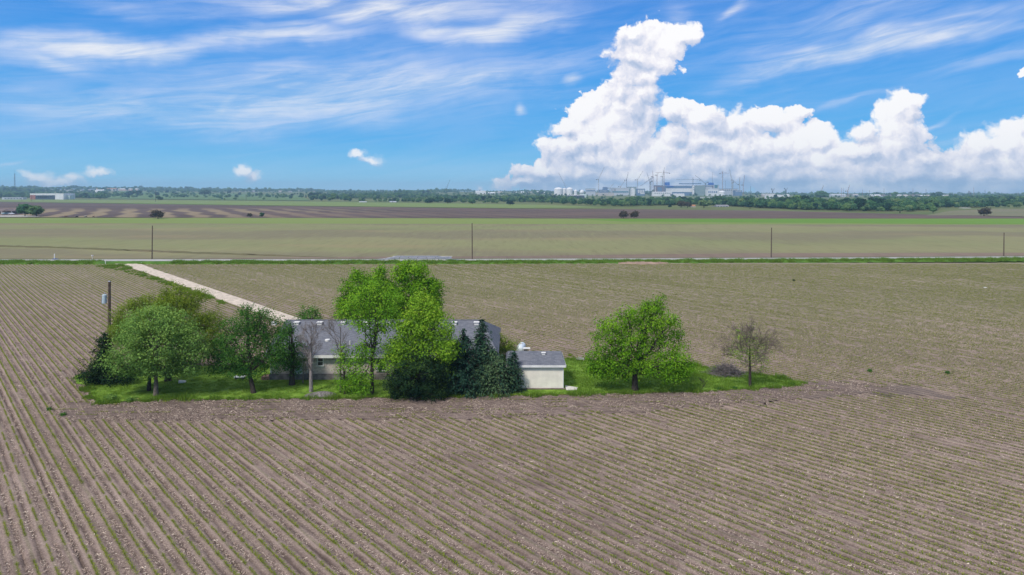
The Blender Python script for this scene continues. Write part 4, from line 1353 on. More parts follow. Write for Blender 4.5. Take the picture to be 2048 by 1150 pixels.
def broadleaf(name, label, base, lobes_px, mat, bark, group=None, trunk_r=0.22, fork=0.3, seed=1, cat='tree', lean=0.0, twig=True, extra_trunks=(), trunk_top=None, depth=0.85, **kw):
    """Tree from photograph-measured lobes: trunk, limbs to every lobe, twigs, leaf clumps."""
    r = np.random.default_rng(seed)
    X, Y, _ = G(*base)
    t = thing(name, label, cat, (X, Y, 0.05), 0, group)
    lobes = []
    for i, lb in enumerate(lobes_px):
        px, py, rx, ry = lb[:4]
        rxm, rzm = rx * Y / F, ry * Y / F
        dy = lb[4] if len(lb) > 4 else r.uniform(-1, 1) * 1.1
        Yl = Y + dy
        x = XA(px, Yl) - X; z = H - (py - HZ) * Yl / F - 0.05
        lobes.append((x, dy, z, rxm, rxm * depth, rzm))
    zb = min(l[2] - l[5] for l in lobes); zt = max(l[2] for l in lobes)
    zf = trunk_top if trunk_top else max(0.7, zb + (zt - zb) * fork)
    tr = MB()
    tp = (lean, 0, zf)
    tr.tube([(0, 0, -0.2), (0, 0, 0.05), (lean * 0.25, 0, zf * 0.35), (lean * 0.6, 0.02, zf * 0.7), tp], [trunk_r * 1.5, trunk_r * 1.15, trunk_r * 0.95, trunk_r * 0.85, trunk_r * 0.7], 9)
    trunk = tr.build('trunk', bark, t, True)
    br = MB()
    cz = np.mean([l[2] for l in lobes])
    top = max(lobes, key=lambda l: l[2])
    limb(br, tp, (top[0] * 0.8, top[1], top[2]), trunk_r * 0.66, 0.03, r, 0.12, 6, 5)
    for l in lobes:
        h0 = np.clip(zf + (l[2] - zf) * r.uniform(0.0, 0.35), zf * 0.75, None)
        st = (lean + (top[0] * 0.8 - lean) * max(0, (h0 - zf)) / max(0.1, top[2] - zf), 0, h0)
        e = (l[0], l[1], l[2] + l[5] * 0.15)
        limb(br, st, e, trunk_r * r.uniform(0.25, 0.42), 0.022, r, 0.12, 5, 4)
        if twig:
            for _ in range(7):
                d = rand_dirs(r, 1)[0]; d[2] = abs(d[2]) * 0.7 + 0.1 * d[2]
                m_ = np.array(e) * r.uniform(0.75, 1.0) + np.array(st) * 0.0
                m_ = np.array(st) + (np.array(e) - np.array(st)) * r.uniform(0.5, 1.0)
                limb(br, m_, np.array(l[:3]) + d * np.array(l[3:]) * 0.93, 0.032, 0.010, r, 0.14, 4, 3)
    br.build('limbs', bark, t, False)['kind'] = 'stuff'
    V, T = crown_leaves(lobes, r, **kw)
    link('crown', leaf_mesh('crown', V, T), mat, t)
    return t

b_grey = bark_mat('grey_brown_bark', (0.165, 0.135, 0.112))
b_dark = bark_mat('dark_bark', (0.060, 0.048, 0.040))
b_pale = bark_mat('pale_grey_bark', (0.235, 0.205, 0.195))
v_light = veg_mat('light_green_leaf', (0.100, 0.200, 0.048), (0.180, 0.320, 0.075), (0.300, 0.450, 0.100))
v_olive = veg_mat('olive_leaf', (0.095, 0.162, 0.018), (0.180, 0.262, 0.030), (0.310, 0.390, 0.050))
v_deep = veg_mat('deep_green_leaf', (0.028, 0.095, 0.020), (0.062, 0.170, 0.032), (0.130, 0.270, 0.044))
v_fresh = veg_mat('fresh_green_leaf', (0.085, 0.210, 0.018), (0.155, 0.345, 0.026), (0.280, 0.470, 0.038))
v_lime = veg_mat('lime_leaf', (0.120, 0.255, 0.020), (0.215, 0.400, 0.030), (0.370, 0.520, 0.048))
v_bright = veg_mat('spring_green_leaf', (0.062, 0.170, 0.012), (0.135, 0.310, 0.016), (0.260, 0.450, 0.030))
v_cedar = veg_mat('dark_cedar_spray', (0.007, 0.021, 0.012), (0.018, 0.044, 0.019), (0.060, 0.105, 0.028), 0.05)  # lightest tone is sunlight on the spray tips, put into the colour
v_spruce = veg_mat('blue_green_needle', (0.012, 0.038, 0.028), (0.032, 0.078, 0.048), (0.105, 0.170, 0.070), 0.1)
v_twig = veg_mat('grey_twig', (0.11, 0.095, 0.09), (0.16, 0.14, 0.13), (0.20, 0.17, 0.13), 0.05)

YG = 'trees in the farmhouse yard'
LEAF = 0.74
# left side
broadleaf('maple_tree', 'round light green tree with a forked grey trunk at the left end of the lawn', (312, 792),
          [(312, 690, 66, 52), (255, 712, 44, 34), (372, 704, 42, 40), (300, 640, 46, 26), (346, 655, 42, 32), (266, 668, 40, 32), (388, 690, 26, 34), (233, 733, 24, 16), (330, 730, 60, 18), (280, 735, 36, 14), (385, 730, 28, 16), (318, 628, 26, 16)],
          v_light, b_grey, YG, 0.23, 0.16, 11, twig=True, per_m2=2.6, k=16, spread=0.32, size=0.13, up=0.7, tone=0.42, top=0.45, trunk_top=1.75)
broadleaf('tree', 'slim dark trunked tree tucked behind the round light green tree', (298, 783),
          [(285, 715, 32, 30, 0.6), (262, 735, 24, 16, 0.4), (305, 700, 26, 30, 0.8)], v_light, b_dark, YG, 0.19, 0.2, 12, per_m2=1.8, k=14, size=0.12, tone=0.3, trunk_top=2.0, lean=0.1)
broadleaf('olive_tree', 'tall feathery olive yellow tree behind the round light green tree', (336, 763),
          [(262, 632, 34, 30, 1), (246, 660, 24, 24, 0), (296, 612, 16, 24, 1.5), (276, 612, 14, 18, 1), (347, 590, 22, 26, 1), (338, 616, 28, 28, 0), (322, 604, 16, 22, 1), (372, 600, 14, 24, 1), (383, 612, 17, 26, 1), (400, 598, 14, 18, 1), (366, 640, 30, 26, 0), (404, 642, 20, 20, 1), (312, 640, 30, 30, 1), (428, 648, 24, 24, 1.5), (430, 684, 22, 28, 1), (232, 672, 18, 24, 1), (300, 670, 50, 36, 1), (390, 675, 36, 36, 1)],
          v_olive, b_dark, YG, 0.33, 0.25, 13, per_m2=4.2, k=18, spread=0.28, size=0.16, up=0.05, tone=0.45, droop=-0.10, aspect=0.22, top=0.3, trunk_top=1.9)
broadleaf('dark_green_tree', 'broad dark green tree with a leaning trunk in the middle of the left lawn', (507, 787),
          [(500, 692, 60, 46), (495, 640, 30, 30), (532, 655, 38, 36), (447, 700, 36, 32), (458, 662, 28, 26), (542, 708, 34, 30), (500, 735, 44, 17), (432, 716, 20, 20), (470, 724, 34, 20), (556, 690, 22, 28), (494, 622, 14, 16), (525, 628, 12, 14), (440, 735, 20, 14)],
          v_deep, b_dark, YG, 0.24, 0.18, 14, per_m2=2.6, k=16, spread=0.28, size=0.11, up=0.5, tone=0.45, top=0.25, lean=-0.45, trunk_top=1.9)
broadleaf('dark_green_tree', 'narrow dark green tree with a shaggy trunk against the left end of the house', (584, 771),
          [(577, 690, 26, 40), (570, 660, 16, 20), (592, 705, 20, 26), (563, 722, 22, 20), (588, 738, 16, 12), (582, 652, 9, 12)], v_deep, b_dark, YG, 0.30, 0.2, 15,
          per_m2=2.4, k=16, spread=0.26, size=0.11, tone=0.38, top=0.2, trunk_top=1.6)
# middle
broadleaf('cottonwood_tree', 'tallest green tree rising behind the house, right of the drive', (832, 700),
          [(822, 548, 34, 22), (806, 538, 18, 14), (838, 540, 16, 16), (850, 578, 34, 28), (872, 600, 18, 20), (825, 600, 46, 36), (790, 590, 26, 30), (845, 625, 40, 34), (800, 640, 40, 34), (868, 575, 16, 18)],
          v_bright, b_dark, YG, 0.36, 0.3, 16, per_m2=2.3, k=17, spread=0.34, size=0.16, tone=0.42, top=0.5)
broadleaf('cottonwood_tree', 'tall green tree behind the house with a pointed left shoulder', (728, 697),
          [(720, 572, 32, 26), (698, 596, 22, 24), (755, 560, 26, 22), (712, 552, 16, 12), (760, 540, 12, 10), (690, 615, 16, 16), (735, 600, 44, 32), (770, 585, 30, 30), (720, 630, 40, 28), (765, 625, 36, 34)],
          v_bright, b_dark, YG, 0.30, 0.3, 17, per_m2=2.3, k=17, spread=0.34, size=0.16, tone=0.45, top=0.5)
broadleaf('ash_tree', 'slender fresh green tree with thin open foliage in front of the house', (744, 789),
          [(738, 590, 40, 28), (702, 618, 32, 22), (772, 602, 30, 28), (722, 645, 26, 20), (752, 652, 22, 22), (738, 690, 26, 26), (715, 715, 24, 24), (752, 728, 18, 20), (760, 570, 22, 20), (728, 755, 20, 18), (775, 640, 20, 22)],
          v_fresh, b_dark, YG, 0.19, 0.3, 18, per_m2=2.0, k=15, spread=0.32, size=0.13, tone=0.48, top=0.4, trunk_top=3.6)
broadleaf('shrubby_tree', 'wispy pale green shrub with long bare upright stems left of the slender tree', (690, 789),
          [(690, 745, 20, 34), (702, 770, 30, 16), (682, 705, 15, 18), (722, 768, 22, 18), (712, 740, 18, 26)],
          v_fresh, b_dark, YG, 0.09, 0.3, 19, cat='shrub', per_m2=2.8, k=14, spread=0.28, size=0.11, tone=0.5, top=0.2, trunk_top=0.6)
broadleaf('lime_tree', 'yellow green tree standing over the dark cedar bush', (848, 789),
          [(848, 618, 32, 26), (832, 648, 42, 26), (870, 650, 36, 26), (812, 690, 42, 28), (858, 700, 46, 32), (893, 700, 26, 22), (802, 728, 34, 18), (880, 735, 36, 20), (902, 742, 16, 12), (842, 600, 18, 16), (790, 700, 24, 26), (865, 625, 20, 18), (880, 676, 30, 24), (820, 665, 26, 26), (835, 735, 30, 16), (912, 690, 14, 14)],
          v_lime, b_pale, YG, 0.22, 0.3, 20, per_m2=2.8, k=17, spread=0.32, size=0.135, tone=0.40, top=0.45, up=0.6)
broadleaf('small_tree', 'small round topped tree showing over the house ridge near the end of the drive', (620, 712),
          [(618, 624, 20, 13), (605, 632, 12, 10), (634, 632, 11, 12), (620, 640, 22, 14)], v_deep, b_dark, YG, 0.14, 0.4, 21, per_m2=2.4, k=14, spread=0.26, size=0.12, tone=0.55, top=0.5)
broadleaf('olive_bush', 'olive green bush between the dark conifers and the gas tank', (1012, 716),
          [(1008, 688, 18, 15), (1026, 692, 14, 13), (992, 690, 14, 14), (1010, 702, 24, 14), (1000, 676, 10, 9)], v_olive, b_dark, YG, 0.08, 0.2, 22, cat='bush', per_m2=3.0, k=14, spread=0.24, size=0.11, tone=0.3, up=0.2, aspect=0.35)
# right
broadleaf('spreading_tree', 'large spreading bright green tree alone on the right lawn', (1270, 782),
          [(1310, 614, 24, 15), (1300, 636, 40, 26), (1252, 630, 22, 20), (1225, 652, 34, 20), (1282, 660, 44, 28), (1342, 660, 26, 26), (1214, 685, 32, 26), (1258, 692, 44, 28), (1330, 692, 40, 30), (1196, 716, 26, 20), (1240, 724, 44, 24), (1312, 730, 48, 26), (1360, 728, 26, 26), (1204, 742, 30, 14), (1345, 746, 32, 14), (1372, 738, 16, 14), (1322, 600, 12, 8), (1290, 615, 16, 14), (1232, 748, 30, 10), (1190, 740, 18, 12), (1345, 640, 14, 16)],
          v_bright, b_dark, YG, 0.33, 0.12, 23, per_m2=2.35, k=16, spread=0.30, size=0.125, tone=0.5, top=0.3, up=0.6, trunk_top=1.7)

# ---------------------------------------------------------------- conifers
def conifer(name, label, base, tiers, mat, seed, group=YG, n=9, size=0.16, tone=0.4, droop=0.35, dens=1.0, kk=16, cat='conifer'):
    """Tiers: (photo y of the tier, half width px). Branches sweep out and hang at the ends."""
    r = np.random.default_rng(seed)
    X, Y, _ = G(*base)
    t = thing(name, label, cat, (X, Y, 0.02), 0, group)
    zs = [H - (y - HZ) * Y / F for y, w in tiers]; ws = [w * Y / F for y, w in tiers]
    tr = MB(); tr.tube([(0, 0, -0.2), (0, 0, zs[0] * 0.5), (0, 0, zs[0])], [0.20, 0.12, 0.02], 8); tr.build('trunk', b_dark, t)
    bm_ = MB(); V = []; T = []
    zz = np.linspace(max(0.15, zs[-1]), zs[0], int((zs[0] - max(0.15, zs[-1])) / 0.24) + 2)
    for z in zz:
        w = float(np.interp(-z, [-q for q in zs], ws))
        m = max(3, int(n * (0.5 + w / max(ws)) * dens))
        for _ in range(m):
            a = r.uniform(0, 6.28); L = max(0.12, w * r.uniform(0.55, 1.12))
            p0 = np.array([0, 0, z + 0.1]); d = np.array([math.cos(a), math.sin(a), 0])
            p1 = p0 + d * L * 0.6 + np.array([0, 0, 0.06 * L]); p2 = p0 + d * L - np.array([0, 0, droop * L * 0.45])
            if L > 0.5:
                bm_.tube([p0, p1, p2], [0.03, 0.018, 0.006], 3, cap=False)
            k = int(kk * (0.4 + L))
            u = r.random(k) ** 0.7
            c = np.where((u < 0.6)[:, None], p0 + (p1 - p0) * (u / 0.6)[:, None], p1 + (p2 - p1) * ((u - 0.6) / 0.4)[:, None])
            c = c + r.normal(0, 0.10 + 0.03 * L, (k, 3)); c[:, 2] -= np.abs(r.normal(0, 0.10, k)) * droop * 2
            tn = d + r.normal(0, 0.55, (k, 3)) - np.array([0, 0, droop * 0.9])
            nr = np.array([0, 0, 1.0]) + d * 0.4 + r.normal(0, 0.5, (k, 3)); nr /= np.linalg.norm(nr, axis=1, keepdims=True)
            Ls = size * r.uniform(0.6, 1.4, k)
            V.append(leaf_quads(c, nr, tn, Ls, Ls * 0.36))
            T.append(np.clip(tone + r.normal(0, 0.13) + 0.3 * (u - 0.5) + r.normal(0, 0.12, k), 0, 1))
    if bm_.v:
        bm_.build('limbs', b_dark, t)['kind'] = 'stuff'
    link('crown', leaf_mesh('crown', np.concatenate(V), np.concatenate(T)), mat, t)
    return t

conifer('spruce_tree', 'tall pointed blue green spruce with a spire against the house roof', (964, 776), [(641, 2), (653, 9), (664, 17), (669, 11), (682, 25), (688, 18), (702, 36), (709, 27), (724, 48), (750, 56), (774, 58)], v_spruce, 31, size=0.15, droop=0.32)
conifer('spruce_tree', 'shorter dark spruce with a thin leader left of the spire', (927, 785), [(662, 2), (676, 8), (690, 26), (704, 36), (722, 42), (750, 48), (785, 50)], v_spruce, 32, size=0.15, tone=0.28, droop=0.32)
conifer('spruce_tree', 'low wide spruce with drooping sprays in front of the shed corner', (985, 781), [(704, 5), (716, 30), (732, 50), (752, 60), (770, 68), (780, 66)], v_spruce, 33, n=14, size=0.14, tone=0.62, droop=0.5)
conifer('small_spruce', 'little dark spruce top standing close to the shed roof', (1026, 783), [(706, 4), (716, 11), (730, 16), (750, 22), (782, 26)], v_spruce, 34, size=0.13, tone=0.35, droop=0.45)
conifer('cedar_tree', 'upright dark cedar leaning on the utility pole at the left', (208, 764), [(670, 4), (678, 14), (690, 21), (705, 22), (722, 26), (745, 30), (764, 30)], v_cedar, 35, size=0.13, tone=0.45, droop=0.1)
broadleaf('cedar_bush', 'wide black green cedar bush in front of the yellow green tree', (830, 797),
          [(832, 752, 50, 34), (802, 764, 34, 26), (862, 764, 40, 26), (842, 716, 20, 16), (882, 742, 24, 24), (790, 778, 22, 16), (868, 783, 38, 12), (826, 780, 44, 14), (858, 734, 26, 20), (815, 735, 24, 18)],
          v_cedar, b_dark, YG, 0.16, 0.1, 36, cat='bush', per_m2=3.0, k=18, spread=0.26, size=0.12, tone=0.42, aspect=0.38, top=0.3, shell=0.3, trunk_top=0.5)
broadleaf('cedar_bush', 'dark cedar bush sprawling at the left tip of the lawn', (205, 770),
          [(188, 742, 28, 24), (226, 748, 36, 22), (172, 754, 18, 14), (258, 754, 22, 14), (205, 728, 20, 18)], v_cedar, b_dark, YG, 0.12, 0.1, 37, cat='bush', per_m2=3.0, k=18, spread=0.26, size=0.12, tone=0.38, aspect=0.38, top=0.25, shell=0.3, trunk_top=0.4)
broadleaf('twiggy_bush', 'reddish brown twiggy bush between the dark cedar and the light green tree', (234, 768),
          [(228, 728, 14, 20), (240, 740, 14, 18)], veg_mat('red_brown_leaf', (0.10, 0.06, 0.04), (0.15, 0.09, 0.06), (0.16, 0.13, 0.05), 0.2), b_grey, YG, 0.05, 0.2, 38, cat='bush', per_m2=1.6, k=10, spread=0.25, size=0.09, aspect=0.3, trunk_top=0.4)

# ---------------------------------------------------------------- bare trees
def bare_tree(name, label, base, top_px, spread_px, seed, bark, r0=0.16, levels=4, upright=0.7, fan=5, first=0.25, leaf=None, cat='tree', group=YG, twigs=True, lean=0.0, trunk_frac=0.55, tbark=None):
    r = np.random.default_rng(seed)
    X, Y, _ = G(*base)
    Ht = (H - (top_px - HZ) * Y / F) * 0.84
    Wd = spread_px * Y / F
    t = thing(name, label, cat, (X, Y, 0.05), 0, group)
    tr = MB(); tr.tube([(0, 0, -0.2), (0, 0, 0.1), (lean * 0.3, 0, Ht * 0.3), (lean, 0.03, Ht * trunk_frac), (lean * 1.4, 0.05, Ht * 0.93)], [r0 * 1.25, r0, r0 * 0.82, r0 * 0.5, 0.02], 9)
    tr.build('trunk', tbark or bark, t, True)
    br = MB(); ends = []
    def grow(p, d, L, rad, lv):
        q = p + d * L
        mid = p + d * L * 0.5 + r.normal(0, 0.05 * L, 3)
        br.tube([tuple(p), tuple(mid), tuple(q)], [rad, rad * 0.8, rad * 0.6], 5 if lv > 2 else 3, cap=False)
        ends.append(q)
        if lv <= 0:
            return
        for _ in range(fan if lv > 1 else fan - 1):
            nd = d + r.normal(0, 0.48, 3) + np.array([0, 0, 0.16 * upright]); nd /= np.linalg.norm(nd)
            s_ = p + (q - p) * r.uniform(0.35, 1.0)
            grow(s_, nd, L * r.uniform(0.42, 0.72), max(0.006, rad * 0.5), lv - 1)
    nb = 13
    for i in range(nb):
        z = Ht * (first + (0.92 - first) * (i + r.random()) / nb)
        a = r.uniform(0, 6.28)
        u = z / Ht
        reach = Wd * (0.55 + 0.9 * math.sin(math.pi * min(1, (u - first) / (1 - first) * 0.85 + 0.12))) * 0.42
        d = np.array([math.cos(a), math.sin(a), upright * r.uniform(0.5, 1.4)]); d /= np.linalg.norm(d)
        grow(np.array([lean * u, 0, z]), d, reach, r0 * 0.26 * (1.15 - u * 0.6), levels - 1)
    br.build('limbs', bark, t)['kind'] = 'stuff'
    if leaf:
        mat, spots, size, tn = leaf
        V = []; T = []
        lob = []
        for (px, py, rx, ry) in spots:
            lob.append((XA(px, Y) - X, r.uniform(-0.3, 0.3), H - (py - HZ) * Y / F, rx * Y / F, rx * Y / F, ry * Y / F))
        v, tt = crown_leaves(lob, r, per_m2=1.9, k=8, spread=0.24, size=size, tone=tn, shell=0.7)
        link('crown', leaf_mesh('crown', v, tt), mat, t)
    return t
bare_tree('bare_tree', 'bare grey tree with a straight trunk in front of the house wall', (622, 785), 640, 52, 41, b_pale, 0.20, 5, 1.5, 4, 0.30, trunk_frac=0.7)
bare_tree('bare_tree', 'bare thin branches fanning above the wispy shrub before the house roof', (681, 786), 618, 60, 42, b_grey, 0.10, 4, 1.6, 4, 0.35)
bare_tree('bare_tree', 'small grey twiggy bare tree between the narrow dark tree and the house wall', (606, 768), 688, 34, 43, b_grey, 0.07, 4, 0.8, 4, 0.2)
bare_tree('half_leafless_tree', 'thin grey half leafless tree with a lime tuft at its top near the lawn tip', (1500, 776), 655, 76, 44, b_grey, 0.16, 5, 0.62, 5, 0.32, tbark=b_dark,
          leaf=(v_lime, [(1505, 662, 9, 10), (1512, 676, 9, 8), (1503, 684, 8, 8), (1460, 712, 14, 10), (1536, 704, 9, 10), (1480, 690, 14, 14), (1525, 730, 14, 12), (1476, 660, 10, 6), (1470, 702, 18, 18), (1532, 690, 14, 16), (1490, 715, 24, 16), (1485, 676, 20, 14), (1500, 690, 30, 26), (1515, 712, 24, 18)], 0.075, 0.42))
bare_tree('dead_sapling', 'tiny dead leafless sapling leaning on the grass right of the spreading tree', (1404, 779), 758, 16, 45, b_dark, 0.05, 3, 0.9, 3, 0.35, lean=0.35)

def brush_pile():
    X, Y, _ = G(1452, 750)
    r = np.random.default_rng(51)
    t = thing('brush_pile', 'heap of grey cut branches on the grass behind the half leafless tree', 'brush pile', (X, Y, 0.08))
    b = MB()
    for _ in range(460):
        a = r.uniform(0, 6.28); u = r.random() ** 0.6
        ex, ey = 1.75 * u * math.cos(a), 1.1 * u * math.sin(a)
        h = 1.15 * (1 - u * u) * r.uniform(0.2, 1.0)
        L = r.uniform(0.5, 1.5); d = r.normal(0, 1, 3); d[2] = d[2] * 0.35 + 0.12; d /= np.linalg.norm(d)
        p = np.array([ex, ey, max(0.03, h)]); q = p + d * L; q[2] = max(0.02, q[2])
        b.tube([tuple(p), tuple((p + q) / 2 + r.normal(0, 0.06, 3)), tuple(q)], [0.028, 0.02, 0.008], 3, cap=False)
    b.build('branches', plain('weathered_branch', (0.20, 0.175, 0.17), 0.95, 0.25, 3.0, 0.1), t)['kind'] = 'stuff'
brush_pile()

def weed(label, px, py, s, mat=v_deep, seed=1, tone=0.5):
    r = np.random.default_rng(seed)
    X, Y, _ = G(px, py)
    s *= 0.62 if px > 700 or px < 140 else 1.0
    lobes = [(r.uniform(-0.3, 0.3) * s, r.uniform(-0.2, 0.2) * s, s * 0.28, s * 0.55, s * 0.45, s * 0.32) for _ in range(4)]
    V, T = crown_leaves(lobes, r, per_m2=9, k=8, spread=0.10, size=0.08, tone=tone, shell=0.8)
    t = thing('weed_clump', label, 'weeds', (X, Y, 0.03))
    link('foliage', leaf_mesh('foliage', V, T), mat, t)
    return t
weed('low leafy weed clump at the left front corner of the lawn', 222, 802, 0.95, v_light, 1, 0.4)
weed('second leafy weed clump on the lawn edge just right of the corner clump', 262, 803, 0.7, v_light, 2, 0.45)
weed('green weed tuft between crop rows left of the lawn corner', 127, 831, 0.42, v_deep, 3)
weed('smaller weed tuft upper left of the tuft by the lawn corner', 98, 820, 0.36, v_deep, 4)
weed('dark weed tuft alone in the right field beyond the lawn tip', 1740, 743, 0.40, v_deep, 5)
weed('dark weed tuft in the field at the right, farther right than the lawn tip tuft', 1895, 747, 0.45, v_deep, 6)
weed('dark weed dot in the far right field below the road', 1587, 562, 0.75, v_cedar, 9)
weed('weed clump at the field edge just behind the shed', 1140, 712, 0.55, v_olive, 10, 0.3)
weed('dark weed clump on the lawn front edge before the dead sapling', 1438, 779, 0.40, v_deep, 11)
weed('dark weed clump on the lawn front edge below the half leafless tree', 1470, 778, 0.38, v_deep, 12)
weed('dark weed clump on the lawn right tip', 1585, 771, 0.42, v_deep, 13)

# ------------------------------------------------------------------ far country: woods, single trees, houses, works, cranes
vf_mid = veg_mat('far_hazed_leaf', (0.036, 0.108, 0.058), (0.075, 0.185, 0.088), (0.190, 0.310, 0.110), 0.3, True)  # this and the next two: distance haze mixed into the leaf colours as teal
vf_dark = veg_mat('far_hazed_dark_leaf', (0.014, 0.050, 0.036), (0.026, 0.080, 0.054), (0.070, 0.140, 0.070), 0.2, True)
vf_pale = veg_mat('far_hazed_pale_leaf', (0.085, 0.165, 0.078), (0.140, 0.240, 0.100), (0.240, 0.330, 0.130), 0.3, True)
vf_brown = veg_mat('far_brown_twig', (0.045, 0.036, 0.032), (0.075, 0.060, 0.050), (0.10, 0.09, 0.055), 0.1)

LEAF = 1.0
def far_crown(seed, w=4.0, h=7.5, n=8, k=9, per=0.85, size=0.52, zb=1.3, tone=0.5):
    r = np.random.default_rng(seed)
    lobes = []
    for i in range(n):
        a = r.uniform(0, 6.28); u = r.uniform(0, 1); z = zb + (h - zb) * r.uniform(0.25, 0.86)
        q = w * (1 - 0.55 * ((z - zb) / (h - zb)) ** 2) * 0.62 * u ** 0.5
        s = w * r.uniform(0.34, 0.52)
        lobes.append((q * math.cos(a), q * math.sin(a), z, s, s, s * 0.8))
    return crown_leaves(lobes, r, per_m2=per, k=k, spread=0.45, size=size, tone=tone, up=0.6, aspect=0.7, top=0.35)

def far_proto(seed, mat, **kw):
    V, T = far_crown(seed, **kw)
    me = leaf_mesh('crown', V, T); me.materials.append(mat)
    return me

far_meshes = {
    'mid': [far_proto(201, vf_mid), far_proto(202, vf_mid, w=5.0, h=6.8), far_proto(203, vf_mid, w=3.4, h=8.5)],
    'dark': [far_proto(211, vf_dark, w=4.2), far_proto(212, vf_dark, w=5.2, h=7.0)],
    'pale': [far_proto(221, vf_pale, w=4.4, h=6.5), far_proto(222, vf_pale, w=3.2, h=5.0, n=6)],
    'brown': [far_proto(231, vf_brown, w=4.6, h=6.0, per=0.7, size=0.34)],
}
def far_trunk():
    m_ = MB(); m_.tube([(0, 0, -0.4), (0, 0, 1.4), (0.1, 0, 3.4)], [0.30, 0.24, 0.14], 6)
    for a in (0.3, 2.2, 4.4):
        m_.tube([(0, 0, 1.3), (0.9 * math.cos(a), 0.9 * math.sin(a), 3.2)], [0.13, 0.05], 4)
    me = bpy.data.meshes.new('trunk'); me.from_pydata(m_.v, [], m_.f); me.materials.append(b_dark)
    return me
me_trunk = far_trunk()

def far_tree(name, label, px, Y, hpx, kd, wscale=1.0, group=None, idx=0, cat='tree'):
    X = XA(px, Y); z = float(elev(X, Y))
    h = hpx * Y / F
    t = thing(name, label, cat, (X, Y, z - 0.1), rng.uniform(0, 6.28), group)
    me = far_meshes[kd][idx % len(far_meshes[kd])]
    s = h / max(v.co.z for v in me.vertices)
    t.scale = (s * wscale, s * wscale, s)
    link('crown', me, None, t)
    link('trunk', me_trunk, None, t)
    return t

front_x = [-900, 0, 512, 900, 1100, 1240, 1400, 1500, 1600, 1740, 1850, 1900, 2048, 2900]
front_y = [396, 397.5, 401.0, 406.0, 409.0, 413.5, 410.0, 415.0, 420.0, 424.0, 428.5, 416.5, 415.5, 419]
def woodland():
    r = np.random.default_rng(77)
    pts, rot, scl, pick = [], [], [], []
    N = 330000
    px = r.uniform(-700, 2750, N)
    Y = 1 / (1 / 560.0 + (1 / 5400.0 - 1 / 560.0) * r.random(N) ** 0.62)
    yb = HZ + H * F / Y
    fy = np.interp(px, front_x, front_y)
    ok = yb < fy - 0.6
    # clearings
    ok &= ~((px > 1462) & (px < 1742) & (Y > 1020) & (Y < 1760))
    ok &= ~((px > 1150) & (px < 1470) & (Y > 1150) & (Y < 2300) & (r.random(N) < 0.93))
    ok &= ~((px > 215) & (px < 620) & (yb > 390.5) & (r.random(N) < 0.96))
    ok &= ~((px > 1870) & (yb > 417))
    ok &= ~((px > 1100) & (px < 1600) & (Y > 1900) & (Y < 3150) & (r.random(N) < 0.92))
    ok &= ~((px < 215) & (yb > 399))
    ok &= ~((px > 1680) & (px < 1925) & (Y > 1950) & (Y < 3050) & (r.random(N) < 0.93))
    ok &= ~((px > 85) & (px < 195) & (Y > 2300) & (Y < 4000) & (r.random(N) < 0.85))
    ok &= ~((px > 460) & (px < 640) & (Y > 2700) & (Y < 4200) & (r.random(N) < 0.75))
    ok &= ~((px > 870) & (px < 1100) & (Y > 2300) & (Y < 3800) & (r.random(N) < 0.75))
    ok &= ~((px > 1470) & (px < 1700) & (Y > 1760) & (Y < 3000) & (r.random(N) < 0.75))
    X = (px - 1024) * Y / F
    cover = 0.42 + 0.45 * np.sin(X / 95.0 + 2.0 * np.sin(Y / 210.0)) + 0.3 * np.sin(Y / 130.0 + X / 260.0) + 0.22 * np.sin(X / 37.0 + Y / 51.0)
    p = np.clip(cover, 0.0, 1) * np.where(yb > fy - 7, 0.62, 0.5)
    p *= np.where((px < 640) & (Y < 1950), 0.35, 1.0)
    p = np.where((px < 640) & (Y >= 1950), np.maximum(p, 0.9), p)
    ok &= r.random(N) < p * np.where(Y > 1700, 0.95, 0.70)
    X, Y = X[ok], Y[ok]
    Z = elev(X, Y) - 0.3
    n = len(X)
    s = r.uniform(0.45, 1.10, n) * np.where(r.random(n) < 0.12, 1.45, 1.0) * np.where(X < -300, 1.25, 1.0) * np.where(Y > 2800, 0.9 + 0.75 * np.clip(np.sin(X / 120.0 + 1.7 * np.sin(X / 333.0)), 0, 1), 1.0)
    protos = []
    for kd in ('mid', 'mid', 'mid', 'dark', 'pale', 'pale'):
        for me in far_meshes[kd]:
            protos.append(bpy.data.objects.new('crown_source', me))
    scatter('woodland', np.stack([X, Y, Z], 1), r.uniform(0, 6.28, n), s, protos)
    return n
woodland()

# clearings and meadows in the wood
def meadow(name, pts, z, a, b, sc=0.01):
    P = []
    for (px, py) in pts:
        q = G(px, py); P.append((q[0], q[1], float(elev(q[0], q[1])) + z))
    mb = MB(); mb.add(P, [tuple(range(len(P)))])
    o = mb.build(name, field_mat(name + '_soil', a, b, sc, speck=0.15))
    if o.data.polygons[0].normal.z < 0:
        o.data.flip_normals()
    return kind(o, 'structure')
meadow('tan_field', [(1462, 409.5), (1745, 411), (1742, 400.5), (1470, 399.5)], 0.25, (0.200, 0.195, 0.090), (0.235, 0.185, 0.105))
meadow('hill_meadow', [(1150, 405.5), (1400, 411), (1480, 403), (1440, 395.5), (1260, 396)], 0.35, (0.120, 0.165, 0.055), (0.160, 0.175, 0.070))
meadow('left_meadow', [(215, 398), (620, 401.5), (600, 393.5), (230, 390.5)], 0.45, (0.095, 0.165, 0.060), (0.120, 0.180, 0.065))

